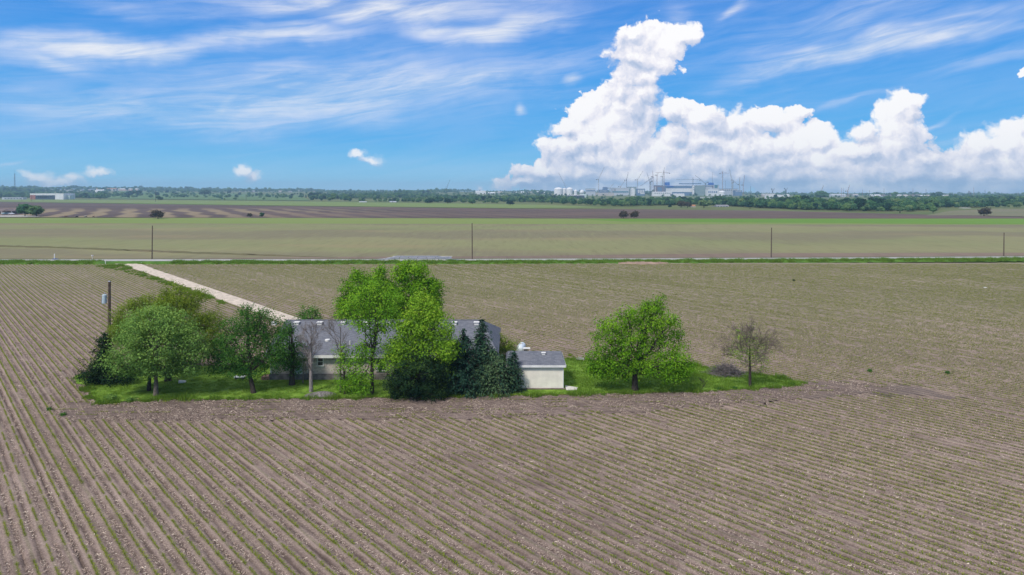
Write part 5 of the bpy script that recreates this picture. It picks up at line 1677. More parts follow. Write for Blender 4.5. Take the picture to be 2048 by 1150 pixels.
# single trees that stand out
FT = 'trees standing out in the far belt'
for (px, Y, hp, kd, ws, ix, name, lb) in [
    (50, 552, 27, 'mid', 1.15, 1, 'tree', 'bright green tree beside the brown house at the far left'),
    (73, 550, 23, 'pale', 1.35, 0, 'tree', 'grey green spreading tree right of the bright tree by the far left house'),
    (316, 500, 20, 'brown', 1.3, 0, 'thicket', 'twiggy olive grey thicket on the edge of the ploughed field at left'),
    (500, 535, 9, 'brown', 1.2, 0, 'bush', 'small dark bush on the ploughed field edge, left one of a pair'),
    (524, 535, 10, 'dark', 1.1, 0, 'bush', 'small dark bush on the ploughed field edge, right one of a pair'),
    (1247, 508, 17, 'brown', 1.1, 0, 'thicket', 'brown leafless thicket, left half of the clump on the red soil edge'),
    (1268, 508, 17, 'brown', 1.05, 0, 'thicket', 'brown leafless thicket, right half of the clump on the red soil edge'),
    (1968, 560, 19, 'brown', 1.2, 0, 'tree', 'brown round tree alone at the edge of the dry pasture at right'),
    (318, 1560, 9, 'dark', 1.4, 1, 'bush', 'dark round bush on the left meadow beside a pole'),
    (1592, 860, 26, 'mid', 1.1, 0, 'tree', 'tall blue green tree standing above the belt right of the tan field gap'),
    (1605, 900, 24, 'dark', 1.1, 1, 'tree', 'tall dark tree just right of the tall blue green tree in the belt'),
    (1500, 800, 16, 'dark', 1.3, 0, 'tree', 'dark spreading tree in front of the tan field, right of the white barn'),
    (1520, 830, 18, 'mid', 1.4, 1, 'tree', 'broad green tree right of the dark spreading tree before the tan field'),
    (1362, 860, 15, 'brown', 1.3, 0, 'tree', 'purple brown tree at the left of the little farmstead below the works'),
    (1375, 850, 13, 'brown', 1.4, 0, 'tree', 'purple brown tree touching the farmstead shed below the works'),
    (1408, 850, 17, 'pale', 1.3, 0, 'tree', 'yellow green tree between the farmstead shed and the white barn'),
    (1436, 1010, 20, 'mid', 1.3, 1, 'tree', 'large green tree rising behind the white barn'),
    (1450, 1040, 15, 'mid', 1.4, 0, 'tree', 'green tree just right of the large tree behind the white barn'),
    (1340, 850, 7, 'dark', 1.2, 0, 'bush', 'small black bush on the field edge left of the farmstead'),
    (1800, 640, 13, 'pale', 1.4, 1, 'tree', 'pale grey green tree at the left end of the dry pasture'),
    (1866, 640, 14, 'mid', 1.2, 0, 'tree', 'green tree at the near corner of the dry pasture'),
    (1642, 1900, 17, 'mid', 1.5, 1, 'tree', 'round tree showing on the skyline right of the tan field'),
    (1789, 2100, 13, 'mid', 1.2, 0, 'tree', 'round dark tree among the skyline roofs at right'),
    (1866, 1900, 13, 'dark', 1.0, 0, 'tree', 'square dark tree among the right hand skyline roofs'),
    (1880, 2500, 11, 'dark', 1.5, 1, 'tree', 'dark tree above the white skyline house at right'),
    (262, 2250, 12, 'dark', 1.6, 1, 'tree', 'dark blue tree clump below the orange roofed block at left, left part'),
    (278, 2300, 13, 'dark', 1.1, 0, 'tree', 'dark blue tree below the orange roofed block at left, right part'),
    (200, 1750, 13, 'mid', 1.5, 1, 'tree', 'green tree in the meadow right of the long school building'),
    (408, 2600, 12, 'dark', 2.0, 1, 'tree', 'wide dark tree clump on the left hill slope'),
    (150, 4300, 8, 'dark', 2.6, 1, 'tree', 'broad tree clump on the left skyline'),
    (1020, 1000, 11, 'dark', 1.6, 0, 'tree', 'dark tree at the front of the wood left of the storage tanks'),
    (860, 1150, 11, 'dark', 1.7, 1, 'tree', 'dark tree at the front edge of the wood in the picture centre'),
    (895, 1130, 12, 'dark', 1.6, 0, 'tree', 'dark tree just right of centre in the front of the wood'),
    (945, 1100, 11, 'mid', 1.6, 1, 'tree', 'green tree at the front of the wood above the middle utility pole')]:
    far_tree(name, lb, px, Y, hp, kd, ws, FT, ix, 'tree' if name == 'tree' else name)

# ---------------------------------------------------------------- buildings
C = lambda r, g, b: lin(r, g, b)
def bmat(nm, c, rough=0.7):
    return plain(nm, c, rough, 0.05, 0.12, 0.25)
w_white = bmat('white_cladding', (0.72, 0.72, 0.72)); w_pale = bmat('pale_grey_cladding', (0.48, 0.51, 0.56)); w_blue = bmat('blue_cladding', (0.03, 0.12, 0.42))
w_slate = bmat('slate_blue_cladding', (0.12, 0.19, 0.32)); w_teal = bmat('teal_cladding', (0.06, 0.19, 0.25)); w_tan = bmat('tan_cladding', (0.48, 0.42, 0.38)); w_plum = bmat('plum_cladding', (0.22, 0.165, 0.20))
w_brick = bmat('red_brick', (0.32, 0.12, 0.09)); w_green = bmat('grey_green_cladding', (0.22, 0.29, 0.29)); w_dark = bmat('dark_glass', (0.06, 0.075, 0.10), 0.25); w_brown = bmat('brown_boards', (0.10, 0.075, 0.07))
w_roof = bmat('brown_roof', (0.17, 0.13, 0.125)); w_orange = bmat('orange_tiles', (0.50, 0.22, 0.11)); w_greyroof = bmat('grey_roof', (0.25, 0.245, 0.26)); w_mint = bmat('mint_cladding', (0.50, 0.60, 0.56))

def block(name, label, cat, x0, x1, yt, Y, wall, roof=None, depth=None, bands=(), group=None, gable=0.0, boxes=(), yb=None):
    """Building measured in photograph pixels at distance Y: walls, roof slab or gable, wall bands and rooftop boxes as parts."""
    xa, xb = XA(x0, Y), XA(x1, Y); cx = (xa + xb) / 2; w = (xb - xa) / 2
    zg = float(elev(cx, Y)) - 0.3
    zt = H - (yt - HZ) * Y / F - zg
    d = depth if depth else max(8.0, min(60.0, w * 1.1))
    t = thing(name, label, cat, (cx, Y, zg), 0, group)
    k = Y / F
    rt = max(0.35, 0.04 * zt)
    if gable:
        g = gable * k
        MB().box(-w, w, 0, d, -1, zt - g).build('wall', wall, t)
        m_ = MB(); e = 0.35
        m_.add([(-w - e, -e, zt - g + 0.02), (w + e, -e, zt - g + 0.02), (w + e, d / 2, zt), (-w - e, d / 2, zt), (w + e, d + e, zt - g + 0.02), (-w - e, d + e, zt - g + 0.02)],
               [(0, 1, 2, 3), (3, 2, 4, 5), (0, 3, 5), (1, 4, 2), (0, 5, 4, 1)])
        m_.build('roof', roof or w_greyroof, t)
    else:
        MB().box(-w, w, 0, d, -1, zt - rt).build('wall', wall, t)
        MB().box(-w - 0.4, w + 0.4, -0.4, d + 0.4, zt - rt + 0.01, zt).build('roof', roof or wall, t)
    for bd in bands:
        bx0, bx1, by0, by1, mat, nm = bd
        m_ = MB(); m_.box(XA(bx0, Y) - cx, XA(bx1, Y) - cx, -0.5, -0.01, H - (by1 - HZ) * k - zg, H - (by0 - HZ) * k - zg)
        m_.build(nm, mat, t)
    for bx in boxes:
        bx0, bx1, by0, by1, mat, nm = bx
        m_ = MB(); m_.box(XA(bx0, Y) - cx, XA(bx1, Y) - cx, d * 0.25, d * 0.75, H - (by1 - HZ) * k - zg + 0.02, H - (by0 - HZ) * k - zg)
        m_.build(nm, mat, t)
    return t

def win_row(x0, x1, y0, y1, n, mat=w_dark, nm='window'):
    out = []
    s = (x1 - x0) / n
    for i in range(n):
        out.append((x0 + s * (i + 0.2), x0 + s * (i + 0.8), y0, y1, mat, nm))
    return out

YW = 2700.0
# far left: school, brown house, trailers
block('school_building', 'long low school building with white fascia and a red brick end at far left', 'school', 60, 127, 386.6, 1700, w_white, w_white, 45,
      bands=[(60.5, 71, 390, 399, w_brick, 'brick_panel'), (71.2, 110, 390.5, 399, w_dark, 'glass_front'), (98, 110, 392.5, 393.3, w_pale, 'canopy')] + win_row(73, 97, 392, 396, 6, w_slate))
block('school_annex', 'lower white annex at the right end of the long school building', 'annex', 127.5, 139.5, 390.5, 1712, w_mint, w_pale, 18, bands=[(129, 132, 394, 399, w_white, 'door')])
block('long_shed', 'long low pale shed at the left of the school building', 'shed', 4, 46, 394.5, 1690, w_pale, w_pale, 14, bands=win_row(8, 44, 396.5, 398, 6))
def ranch_house():
    Y = 606.0
    t = block('brown_house', 'low brown gabled house at the left edge of the far field', 'house', -26, 25, 417.5, Y, w_brown, w_roof, 11, gable=5.5,
              bands=win_row(-22, 12, 425, 428.5, 3, w_pale) + [(14.5, 20, 424.5, 430.3, w_pale, 'garage_door')])
    m_ = MB(); k = Y / F; X = XA(18, Y) - t.location.x
    m_.add([(X - 4.6, -3.0, 2.9), (X + 4.4, -3.0, 2.9), (X, -3.0, 4.9), (X - 4.6, 5.0, 2.9), (X + 4.4, 5.0, 2.9), (X, 5.0, 4.9)], [(0, 1, 2), (3, 5, 4), (0, 2, 5, 3), (1, 4, 5, 2), (0, 3, 4, 1)])
    m_.build('porch_roof', w_roof, t)
    for s_ in (-4.3, 4.1):
        MB().box(X + s_ - 0.1, X + s_ + 0.1, -2.9, -2.7, -0.3, 2.89).build('post', m_white, t)
ranch_house()
def car(label, px, Y, paint, rz):
    t = thing('parked_car', label, 'car', (XA(px, Y), Y, 0.0), rz, 'cars parked before the far left house')
    prof = [(-2.2, 0.45), (-2.25, 0.75), (-2.1, 0.95), (-1.2, 1.05), (-0.75, 1.50), (0.8, 1.52), (1.45, 1.08), (2.1, 0.98), (2.25, 0.7), (2.2, 0.42)]
    vs = []; fs = []; n = len(prof)
    for y in (-0.85, 0.85):
        for x, z in prof:
            vs.append((x, y * (0.82 if z > 1.3 else 1), z))
    for i in range(n):
        fs.append((i, (i + 1) % n, (i + 1) % n + n, i + n))
    b = MB(); b.add(vs, fs + [tuple(reversed(range(n))), tuple(range(n, 2 * n))]); b.build('body', paint, t)
    g = MB(); g.add([(-0.95, -0.80, 1.12), (1.15, -0.80, 1.12), (0.72, -0.735, 1.44), (-0.68, -0.735, 1.44)], [(0, 1, 2, 3)])
    for q in (0,):
        g.add([(-0.95, 0.80, 1.12), (1.15, 0.80, 1.12), (0.72, 0.735, 1.44), (-0.68, 0.735, 1.44)], [(3, 2, 1, 0)])
    gl = MB(); gl.box(-0.62, 0.66, -0.80, 0.80, 1.12, 1.42); gl.build('window', w_dark, t)
    for x in (-1.35, 1.35):
        for y in (-0.86, 0.86):
            wv = MB(); vv = []; n2 = 12
            for yy in (y - 0.1, y + 0.1):
                for k in range(n2):
                    a = 2 * math.pi * k / n2; vv.append((x + 0.33 * math.cos(a), yy, 0.33 + 0.33 * math.sin(a)))
            wv.add(vv, [tuple(range(n2)), tuple(reversed(range(n2, 2 * n2)))] + [(k, k + n2, (k + 1) % n2 + n2, (k + 1) % n2) for k in range(n2)])
            wv.build('wheel', w_brown, t)
    return t
car('white car parked in front of the brown far left house', 22.5, 592, bmat('white_car_paint', (0.75, 0.76, 0.78), 0.3), 0.35)
car('teal grey car parked left of the white car by the brown house', 10, 594, bmat('teal_car_paint', (0.20, 0.32, 0.34), 0.3), 1.2)
sheet('house_yard', [G(-60, 431.4), G(-60, 434.4), G(70, 434.0), G(88, 432.2), G(40, 430.6)], 0.14, plain('pale_yard', (0.40, 0.38, 0.34), 0.95, 0.1, 0.2, 0.1))

# cattle
def cow(label, px, Y, col, patch, rz):
    r = np.random.default_rng(int(px))
    X = XA(px, Y)
    t = thing('cow', label, 'cow', (X, Y, 0.03), rz, 'cattle grazing at the field edge')
    n = 10
    rings = [(-1.02, 1.18, 0.10, 0.12), (-0.95, 1.12, 0.25, 0.30), (-0.6, 1.08, 0.33, 0.38), (-0.1, 1.02, 0.36, 0.42), (0.4, 1.02, 0.33, 0.43), (0.72, 1.08, 0.25, 0.38), (0.92, 1.02, 0.16, 0.26), (1.15, 0.80, 0.12, 0.19), (1.35, 0.52, 0.10, 0.14), (1.50, 0.34, 0.11, 0.13), (1.70, 0.16, 0.07, 0.08), (1.76, 0.12, 0.03, 0.04)]
    vs = []; fs = []
    for x, z, ry, rz_ in rings:
        for k in range(n):
            a = 2 * math.pi * k / n
            vs.append((x, ry * math.cos(a), z + rz_ * math.sin(a)))
    for i in range(len(rings) - 1):
        for k in range(n):
            fs.append((i * n + k, i * n + (k + 1) % n, (i + 1) * n + (k + 1) % n, (i + 1) * n + k))
    b = MB(); b.add(vs, fs + [tuple(reversed(range(n))), tuple(range((len(rings) - 1) * n, len(rings) * n))])
    for y in (-0.2, 0.2):
        b.tube([(-0.78, y, 1.05), (-0.70, y, 0.72), (-0.86, y, 0.40), (-0.80, y, 0.0)], [0.19, 0.12, 0.065, 0.06], 7)
        b.tube([(0.62, y, 1.0), (0.64, y, 0.55), (0.62, y, 0.28), (0.64, y, 0.0)], [0.16, 0.085, 0.06, 0.06], 7)
        b.tube([(1.42, y * 0.5, 0.44), (1.38, y * 1.3, 0.46)], [0.05, 0.03], 5)
    b.tube([(-1.0, 0, 1.28), (-1.12, 0, 1.0), (-1.10, 0, 0.5)], [0.05, 0.03, 0.04], 5)
    m, nt, out = mat_new('hide')
    c = MIX(nt, SM(nt, NOISE(nt, objc(nt), 1.6, 2, 0.5), 0.50, 0.56), col, patch)
    finish(nt, out, c, 0.9)
    o = b.build('body', m, t, True)
    md = o.modifiers.new('weld_skin', 'REMESH'); md.mode = 'VOXEL'; md.voxel_size = 0.05
    return t
cow('reddish brown cow at the left of the four grazing cattle', 132, 524, (0.13, 0.06, 0.03), (0.16, 0.08, 0.04), 0.3)
cow('black cow second from the left among the grazing cattle', 154, 520, (0.012, 0.011, 0.011), (0.018, 0.016, 0.015), 3.0)
cow('black and white cow third from the left among the grazing cattle', 171, 521, (0.015, 0.014, 0.014), (0.55, 0.52, 0.48), 0.1)
cow('brown and white cow at the right of the four grazing cattle', 187, 522, (0.12, 0.055, 0.03), (0.50, 0.45, 0.40), 2.8)

# barns, sheds between the trees
block('white_barn', 'small white barn with a low pitched grey roof at the front of the far trees', 'barn', 1434, 1458, 409.6, 905, w_pale, w_greyroof, 12, gable=2.2,
      bands=[(1435.5, 1437.5, 412.5, 416, w_dark, 'door')] + win_row(1440, 1456, 412.8, 414.4, 3))
block('lean_to', 'low lean-to at the left side of the small white barn', 'shed', 1425.5, 1433.2, 412.5, 908, w_pale, w_greyroof, 6)
block('farm_shed', 'small shed with a rusty pink roof beside the purple brown trees', 'shed', 1383, 1391, 409.8, 880, w_tan, w_orange, 7, gable=2.0)
block('white_hall', 'white hall with dark open bay at the near side of the tan field', 'hall', 1537, 1566, 389.3, 1900, w_white, w_white, 30, bands=[(1543, 1557, 394.2, 398.2, w_dark, 'open_bay'), (1558.5, 1562, 394, 398.5, w_tan, 'door')])
block('white_box', 'small white box building right of the white hall on the tan field', 'shed', 1586, 1590.5, 395, 1880, w_white, w_white, 8)
block('white_shed', 'long thin white shed roof among the trees left of the storage tanks', 'shed', 1136, 1169, 389.8, 1880, w_dark, w_white, 18, gable=0.8)
block('pump_house', 'small white building left of centre at the front of the wood', 'building', 718, 732, 403.0, 1270, w_white, w_pale, 9, gable=1.2)
block('farm_store', 'white low building right of the small white one before the wood', 'building', 779, 792, 402.4, 1290, w_white, w_pale, 10, gable=1.2)
block('white_villa', 'white buildings at the wood edge above the centre of the young crop', 'house', 1004, 1019, 394.2, 1800, w_white, w_white, 14, gable=1.5)
block('white_villa', 'long white roof just right of the white house in the wood', 'house', 1021, 1040, 396.5, 1790, w_white, w_pale, 12, gable=1.2)
block('field_shelter', 'thin white roofed shelter at the back of the dry pasture', 'shelter', 1926, 1941, 415.8, 830, w_pale, w_white, 7)
block('white_roofed_store', 'white roofed store under trees in the middle of the far belt', 'shed', 1532, 1560, 411.4, 980, w_tan, w_white, 12, gable=0.8)

# town on the skyline
TG = 'houses of the town on the skyline'
ORD = ['leftmost', 'second', 'third', 'fourth', 'fifth', 'sixth', 'seventh', 'eighth', 'ninth', 'tenth', 'eleventh', 'twelfth', 'thirteenth', 'fourteenth', 'fifteenth']
def nth(i, n):
    return 'rightmost' if i == n - 1 else (ORD[i] if i == 0 else ORD[i] + ' from left')
TONE = {}
def town(xs, y0, y1, Ylo, Yhi, label, roofs, group=TG, wpx=(5, 10), seed=1):
    r = np.random.default_rng(seed)
    for i, x in enumerate(xs):
        Y = r.uniform(Ylo, Yhi); w = r.uniform(*wpx)
        k = Y / F; zg = float(elev(XA(x, Y), Y)) - 0.3
        h = r.uniform(6.5, 9.0)
        yt = HZ - (zg + h - H) / k
        wl = [w_white, w_tan, w_pale][r.integers(0, 3)]; rf_ = roofs[r.integers(0, len(roofs))]
        tn = {'white_cladding': 'white', 'tan_cladding': 'tan', 'pale_grey_cladding': 'pale grey', 'brown_roof': 'brown', 'grey_roof': 'grey', 'slate_blue_cladding': 'slate blue'}
        block('town_house', '%s house, %s roof, %s of %s' % (tn[wl.name], tn[rf_.name], nth(i, len(xs)), group), 'house', x - w / 2, x + w / 2, yt, Y, wl, rf_, 12, gable=0.5 * h / k, group=group, bands=win_row(x - w / 2 + 0.4, x + w / 2 - 0.4, yt + 0.62 * h / k, yt + 0.80 * h / k, 3))
town([8, 16, 24, 33, 42, 50], 0, 0, 4300, 4700, 'dark roofed house in the row along the skyline at the far left', [w_roof, w_greyroof], 'skyline row at the far left', seed=2)
town([95, 104, 112, 121, 130, 138, 147, 160, 168, 176, 184], 0, 0, 3400, 4000, 'grey roofed house in the terrace behind the school building', [w_greyroof, w_slate], 'terrace behind the school building', seed=3)
town([470, 482, 494, 508, 520, 536, 560, 580, 600, 625], 0, 0, 3300, 4200, 'pale house among the trees on the skyline left of the picture centre', [w_roof, w_greyroof, w_tan], 'skyline houses left of centre', seed=4)
town([884, 975, 985, 1000, 1030, 1045, 1060, 1075, 1090], 0, 0, 3000, 3800, 'white house on the skyline between the picture centre and the storage tanks', [w_white, w_pale, w_tan], 'skyline houses left of the tanks', seed=5)
town([1700, 1712, 1744, 1756, 1768, 1780, 1800, 1812, 1824, 1836, 1848, 1858, 1884, 1896, 1906], 0, 0, 2500, 3000, 'house with a pinkish roof in the row along the skyline at right', [w_tan, w_roof, w_white], 'skyline row at the right', (6, 12), seed=6)
block('apartment_block', 'long orange and white roofed apartment block on the left skyline', 'apartments', 192, 232, 376.6, 3600, w_tan, w_orange, 20, gable=1.2, bands=win_row(194, 230, 379, 380.5, 10, w_white))
block('apartment_block', 'orange and white roofed apartment block right of the long one on the left skyline', 'apartments', 235, 275, 377.0, 3640, w_tan, w_white, 20, gable=1.2, bands=win_row(237, 273, 379.2, 380.6, 9, w_orange))
block('white_house', 'white house below the left apartment block', 'house', 190, 207, 379.2, 2900, w_white, w_white, 14, gable=1.5, bands=[(196, 202, 381.5, 385, w_dark, 'porch')])
block('stadium_roof', 'white low dome roofed building on the skyline right of centre', 'building', 951, 971, 381.5, 3000, w_white, w_white, 24, gable=1.2)

# the works: storage tanks
def storage_tank(label, x0, x1, ytop, Y, ydome, mat=w_white):
    X = XA((x0 + x1) / 2, Y); rr = (x1 - x0) / 2 * Y / F; zg = float(elev(X, Y)) - 0.3
    zt = H - (ydome - HZ) * Y / F - zg; zd = H - (ytop - HZ) * Y / F - zg
    t = thing('storage_tank', label, 'tank', (X, Y, zg), 0, 'storage tanks of the works')
    MB().lathe([(rr, -1), (rr, zt)], 24).build('shell', mat, t, False)
    MB().lathe([(rr * 1.02, zt + 0.02), (rr * 1.0, zt + 0.4), (rr * 0.8, zt + (zd - zt) * 0.5), (rr * 0.45, zt + (zd - zt) * 0.87), (rr * 0.1, zd)], 24).build('dome', mat, t, True)
storage_tank('large white domed tank at the left of the works', 1108, 1126, 374.6, YW, 378.5)
storage_tank('white domed tank half hidden between the two large tanks', 1125.5, 1133, 376.0, YW + 60, 378.5)
storage_tank('large white domed tank second from the left of the works', 1132.5, 1145.5, 374.8, YW + 10, 378.5)
storage_tank('small white round topped tank right of the large domed tanks', 1148, 1154.6, 379.0, YW, 382.0)
storage_tank('fat white tank at the right end of the works beside the white sheds', 1437, 1450, 381.2, YW - 60, 384.0)
def sphere_tank():
    X = XA(1164, YW); zg = float(elev(X, YW)); rr = 9.5
    t = thing('sphere_tank', 'white spherical tank on legs right of the domed tanks', 'tank', (X, YW, zg))
    MB().lathe([(rr * math.cos(a) + 0.01, 13 + rr * math.sin(a)) for a in np.linspace(-1.5, 1.5, 14)], 20).build('sphere', w_white, t, True)
    for k in range(6):
        a = k * math.pi / 3
        MB().tube([(9 * math.cos(a), 9 * math.sin(a), -1), (9 * math.cos(a), 9 * math.sin(a), 12)], 0.6, 6).build('leg', w_pale, t)
sphere_tank()

# halls of the works
B = block
B('factory_hall', 'slate grey hall with a dark roof line right of the sphere tank', 'factory', 1172, 1191, 377.2, YW, w_pale, w_green, bands=[(1172.5, 1190.5, 380.5, 382.5, w_slate, 'window_band')])
B('factory_hall', 'blue grey hall with a dark rooftop plant box left of the pink wall', 'factory', 1198, 1217, 379.5, YW + 40, w_slate, w_slate, boxes=[(1206.3, 1215.5, 374.0, 379.4, w_slate, 'plant_room')], bands=win_row(1200, 1215, 381, 383, 6, w_pale))
B('factory_hall', 'low pinkish tan hall in front at the left part of the works', 'factory', 1193, 1228, 385.2, YW - 80, w_tan, w_pale, bands=win_row(1195, 1226, 386.8, 388.2, 7, w_pale))
B('factory_hall', 'wide pale grey hall in the left middle of the works', 'factory', 1224, 1258, 375.4, YW + 60, w_pale, w_pale, bands=[(1225, 1257, 382.5, 385, w_teal, 'window_band'), (1229, 1231, 378, 382, w_plum, 'door')])
B('factory_hall', 'grey green roofed hall behind the white silo block', 'factory', 1255, 1273, 373.6, YW + 160, w_green, w_green, bands=[(1257, 1271, 376, 377, w_pale, 'window_band')])
B('silo_block', 'bright white silo block standing before the grey green roofed hall', 'silo', 1262, 1269.5, 377.6, YW - 20, w_white, w_white, 14, boxes=[(1263.5, 1267.5, 375.6, 377.5, w_white, 'head_house')], bands=[(1262.5, 1263.6, 380, 388, w_pale, 'pipe')])
B('steel_frame', 'white and blue part built frame left of the dark tower crane', 'frame building', 1274, 1290, 377.0, YW + 20, w_slate, w_pale, bands=win_row(1275, 1289, 379.5, 386, 4, w_white, 'panel') + [(1281, 1289, 384.5, 388, w_white, 'white_wrap')])
B('factory_block', 'plum brown block under the forest of cranes', 'factory', 1309.5, 1326, 370.6, YW + 60, w_plum, w_slate, bands=[(1315, 1324, 374, 383, w_slate, 'glazing'), (1309.8, 1311.5, 373, 384, w_white, 'pillar')])
B('factory_main', 'long blue banded main hall at the centre of the works', 'factory', 1331, 1388, 371.0, YW + 80, w_slate, w_pale, 50,
  bands=[(1333, 1347, 371.8, 374.5, w_blue, 'blue_panel'), (1331.5, 1385, 376.6, 384.0, w_white, 'white_panel'), (1348, 1384, 374.6, 376.2, w_slate, 'window_band')],
  boxes=[(1333, 1341, 364.4, 370.9, w_blue, 'plant_room'), (1362, 1388, 366.4, 368.2, w_slate, 'roof_monitor')])
B('stair_tower', 'tall white stair tower at the right end of the long main hall', 'tower', 1385.2, 1388.6, 371.2, YW + 60, w_white, w_white, 8, bands=win_row(1385.8, 1388, 375, 376, 1) + win_row(1385.8, 1388, 379, 380, 1))
B('factory_hall', 'large teal grey windowless hall right of the white stair tower', 'factory', 1389.5, 1410, 370.2, YW + 70, w_green, w_pale, 45, boxes=[(1389, 1404, 366.2, 368.0, w_slate, 'roof_monitor')])
B('factory_hall', 'grey blue hall with a bright blue roof box right of the teal hall', 'factory', 1410, 1438, 369.6, YW + 130, w_pale, w_slate, 40, bands=[(1411, 1427, 372, 373.2, w_slate, 'window_band'), (1429, 1435, 369.8, 376, w_teal, 'teal_panel'), (1424, 1426.5, 371.5, 376.5, w_plum, 'door')],
  boxes=[(1420.5, 1429, 365.2, 369.5, w_blue, 'plant_room')])
B('white_sheds', 'cluster of bright white sheds with pipe racks at the right of the works', 'factory', 1415, 1436.5, 378.8, YW - 10, w_white, w_white, 30, bands=win_row(1416, 1435, 382, 386, 5, w_slate) , boxes=[(1420, 1426, 377.2, 378.7, w_pale, 'duct')])
B('factory_hall', 'pale grey hall behind the fat white tank', 'factory', 1438, 1476, 377.2, YW + 180, w_pale, w_slate, 40, bands=win_row(1440, 1474, 379.5, 381, 8))
B('factory_hall', 'low grey hall at the far right end of the works', 'factory', 1470, 1484, 380.4, YW + 60, w_slate, w_pale, 25, bands=win_row(1471, 1483, 382, 383.5, 4, w_pale))
B('long_white_shed', 'long white site shed along the front left of the main hall', 'shed', 1305, 1344, 383.6, YW - 120, w_white, w_white, 16, gable=0.7, bands=win_row(1308, 1342, 385.8, 387, 8))
B('long_white_shed', 'short white site shed in front of the main hall middle', 'shed', 1347, 1369, 387.2, YW - 260, w_white, w_white, 14, gable=0.7, bands=[(1340.5, 1346, 388.3, 391.5, w_dark, 'open_bay')])
B('site_offices', 'row of white site offices low in front of the fat white tank', 'offices', 1400, 1434, 394.2, 2000, w_white, w_white, 12, bands=win_row(1402, 1432, 395.4, 396.2, 9))
B('factory_hall', 'low pale hall between the sphere tank and the slate hall, in the trees', 'factory', 1160, 1173, 388.2, YW - 500, w_mint, w_mint, 20, gable=0.8)
B('white_warehouse', 'white roofed warehouse row right of the works on the skyline', 'warehouse', 1526, 1552, 387.6, YW - 200, w_tan, w_white, 25, gable=1.0)
B('white_warehouse', 'small white warehouse right of the skyline warehouse row', 'warehouse', 1571, 1579, 388.4, YW - 200, w_white, w_white, 20, gable=1.0)
B('white_warehouse', 'white roofed warehouse behind the round skyline tree', 'warehouse', 1664, 1692, 388.0, YW - 260, w_pale, w_white, 25, gable=1.0)

# ---------------------------------------------------------------- cranes and masts
m_yel = bmat('crane_steel', (0.30, 0.27, 0.24)); m_drk = bmat('dark_crane_steel', (0.075, 0.08, 0.10)); m_red = bmat('red_grey_steel', (0.34, 0.22, 0.19))
def lattice(mb, a, b, w0, w1, n, r=0.2):
    a = Vector(a); b = Vector(b); d = (b - a).normalized()
    s = d.cross(Vector((0, 1, 0))); s = s.normalized() if s.length > 0.1 else Vector((1, 0, 0)); u = d.cross(s)
    P = []
    for i in range(n + 1):
        t = i / n; c = a.lerp(b, t); w = (w0 + (w1 - w0) * t) / 2
        P.append([c + s * w + u * w, c - s * w + u * w, c - s * w - u * w, c + s * w - u * w])
    for k in range(4):
        mb.tube([P[0][k], P[n][k]], r, 4, cap=False)
    for i in range(n):
        for k in range(4):
            p, q = (P[i][k], P[i + 1][(k + 1) % 4]) if i % 2 else (P[i][(k + 1) % 4], P[i + 1][k])
            mb.tube([p, q], r * 0.6, 3, cap=False)

def crane(label, bx, Y, ycab, tip, counter=None, mat=m_yel, mast_w=2.2, ybase=None, jib_flat=False, group='cranes over the works'):
    X = XA(bx, Y); zg = float(elev(X, Y)) - 0.3; k = Y / F
    t = thing('tower_crane', label, 'crane', (X, Y, zg), 0, group)
    zc = H - (ycab - HZ) * k - zg
    m_ = MB(); lattice(m_, (0, 0, -1), (0, 0, zc), mast_w, mast_w, max(6, int(zc / 5)), 0.22); m_.build('mast', mat, t)['kind'] = 'stuff'
    tx, tz = XA(tip[0], Y) - X, H - (tip[1] - HZ) * k - zg
    j = MB(); lattice(j, (0, 0, zc + 1), (tx, 0, tz), 1.7, 0.9, 12, 0.18); j.build('jib', mat, t)['kind'] = 'stuff'
    cabm = MB(); cabm.box(-1.5, 1.5, -1.6, 1.6, zc - 0.5, zc + 2.6); cabm.build('cab', mat, t)
    sgn = -1 if tx > 0 else 1
    cxm, czm = (XA(counter[0], Y) - X, H - (counter[1] - HZ) * k - zg) if counter else (sgn * 8.0, zc + 2.2)
    cj = MB(); lattice(cj, (0, 0, zc + 1), (cxm, 0, czm), 1.6, 1.6, 4, 0.2); cj.build('counter_jib', mat, t)['kind'] = 'stuff'
    MB().box(cxm - 1.9, cxm + 1.9, -1.2, 1.2, czm - 2.4, czm + 0.6).build('counterweight', m_drk, t)
    if jib_flat:
        a = MB(); lattice(a, (0, 0, zc + 2.6), (0, 0, zc + 9), 1.4, 0.4, 3, 0.2)
        a.tube([(0, 0, zc + 9), (tx * 0.6, 0, zc + 1.8)], 0.12, 3); a.tube([(0, 0, zc + 9), (cxm * 0.9, 0, czm + 0.5)], 0.12, 3); a.build('apex', mat, t)['kind'] = 'stuff'
    else:
        a = MB(); a.tube([(0, 0, zc + 2), (sgn * 4, 0, zc + 9)], 0.3, 4); a.tube([(sgn * 4, 0, zc + 9), (tx * 0.7, 0, zc + (tz - zc) * 0.7 + 1)], 0.12, 3); a.build('gantry', mat, t)['kind'] = 'stuff'
    return t
crane('pale luffing crane standing alone between the tanks and the works, jib raised right', 1197, YW, 360.0, (1209, 333))
crane('short crane leaning right behind the plant box hall', 1220, YW + 50, 377.0, (1227.5, 367))
crane('low crane leaning right above the wide pale grey hall', 1241, YW + 90, 374.0, (1250, 361.5))
crane('slim upright crane with a tall jib above the wide pale grey hall', 1253, YW + 120, 361.0, (1256.5, 344.5), mat=m_drk)
crane('pale crane with jib raised right above the grey green roofed hall', 1275, YW + 180, 360.5, (1286, 342))
crane('dark heavy crane with jib raised left at the left of the crane forest', 1300, YW - 20, 366.0, (1293.5, 345), (1304, 362), m_drk, 4.0)
crane('dark crane with a long jib reaching low left beside the heavy crane', 1302, YW + 30, 358.0, (1281, 372), (1306, 355), m_drk)
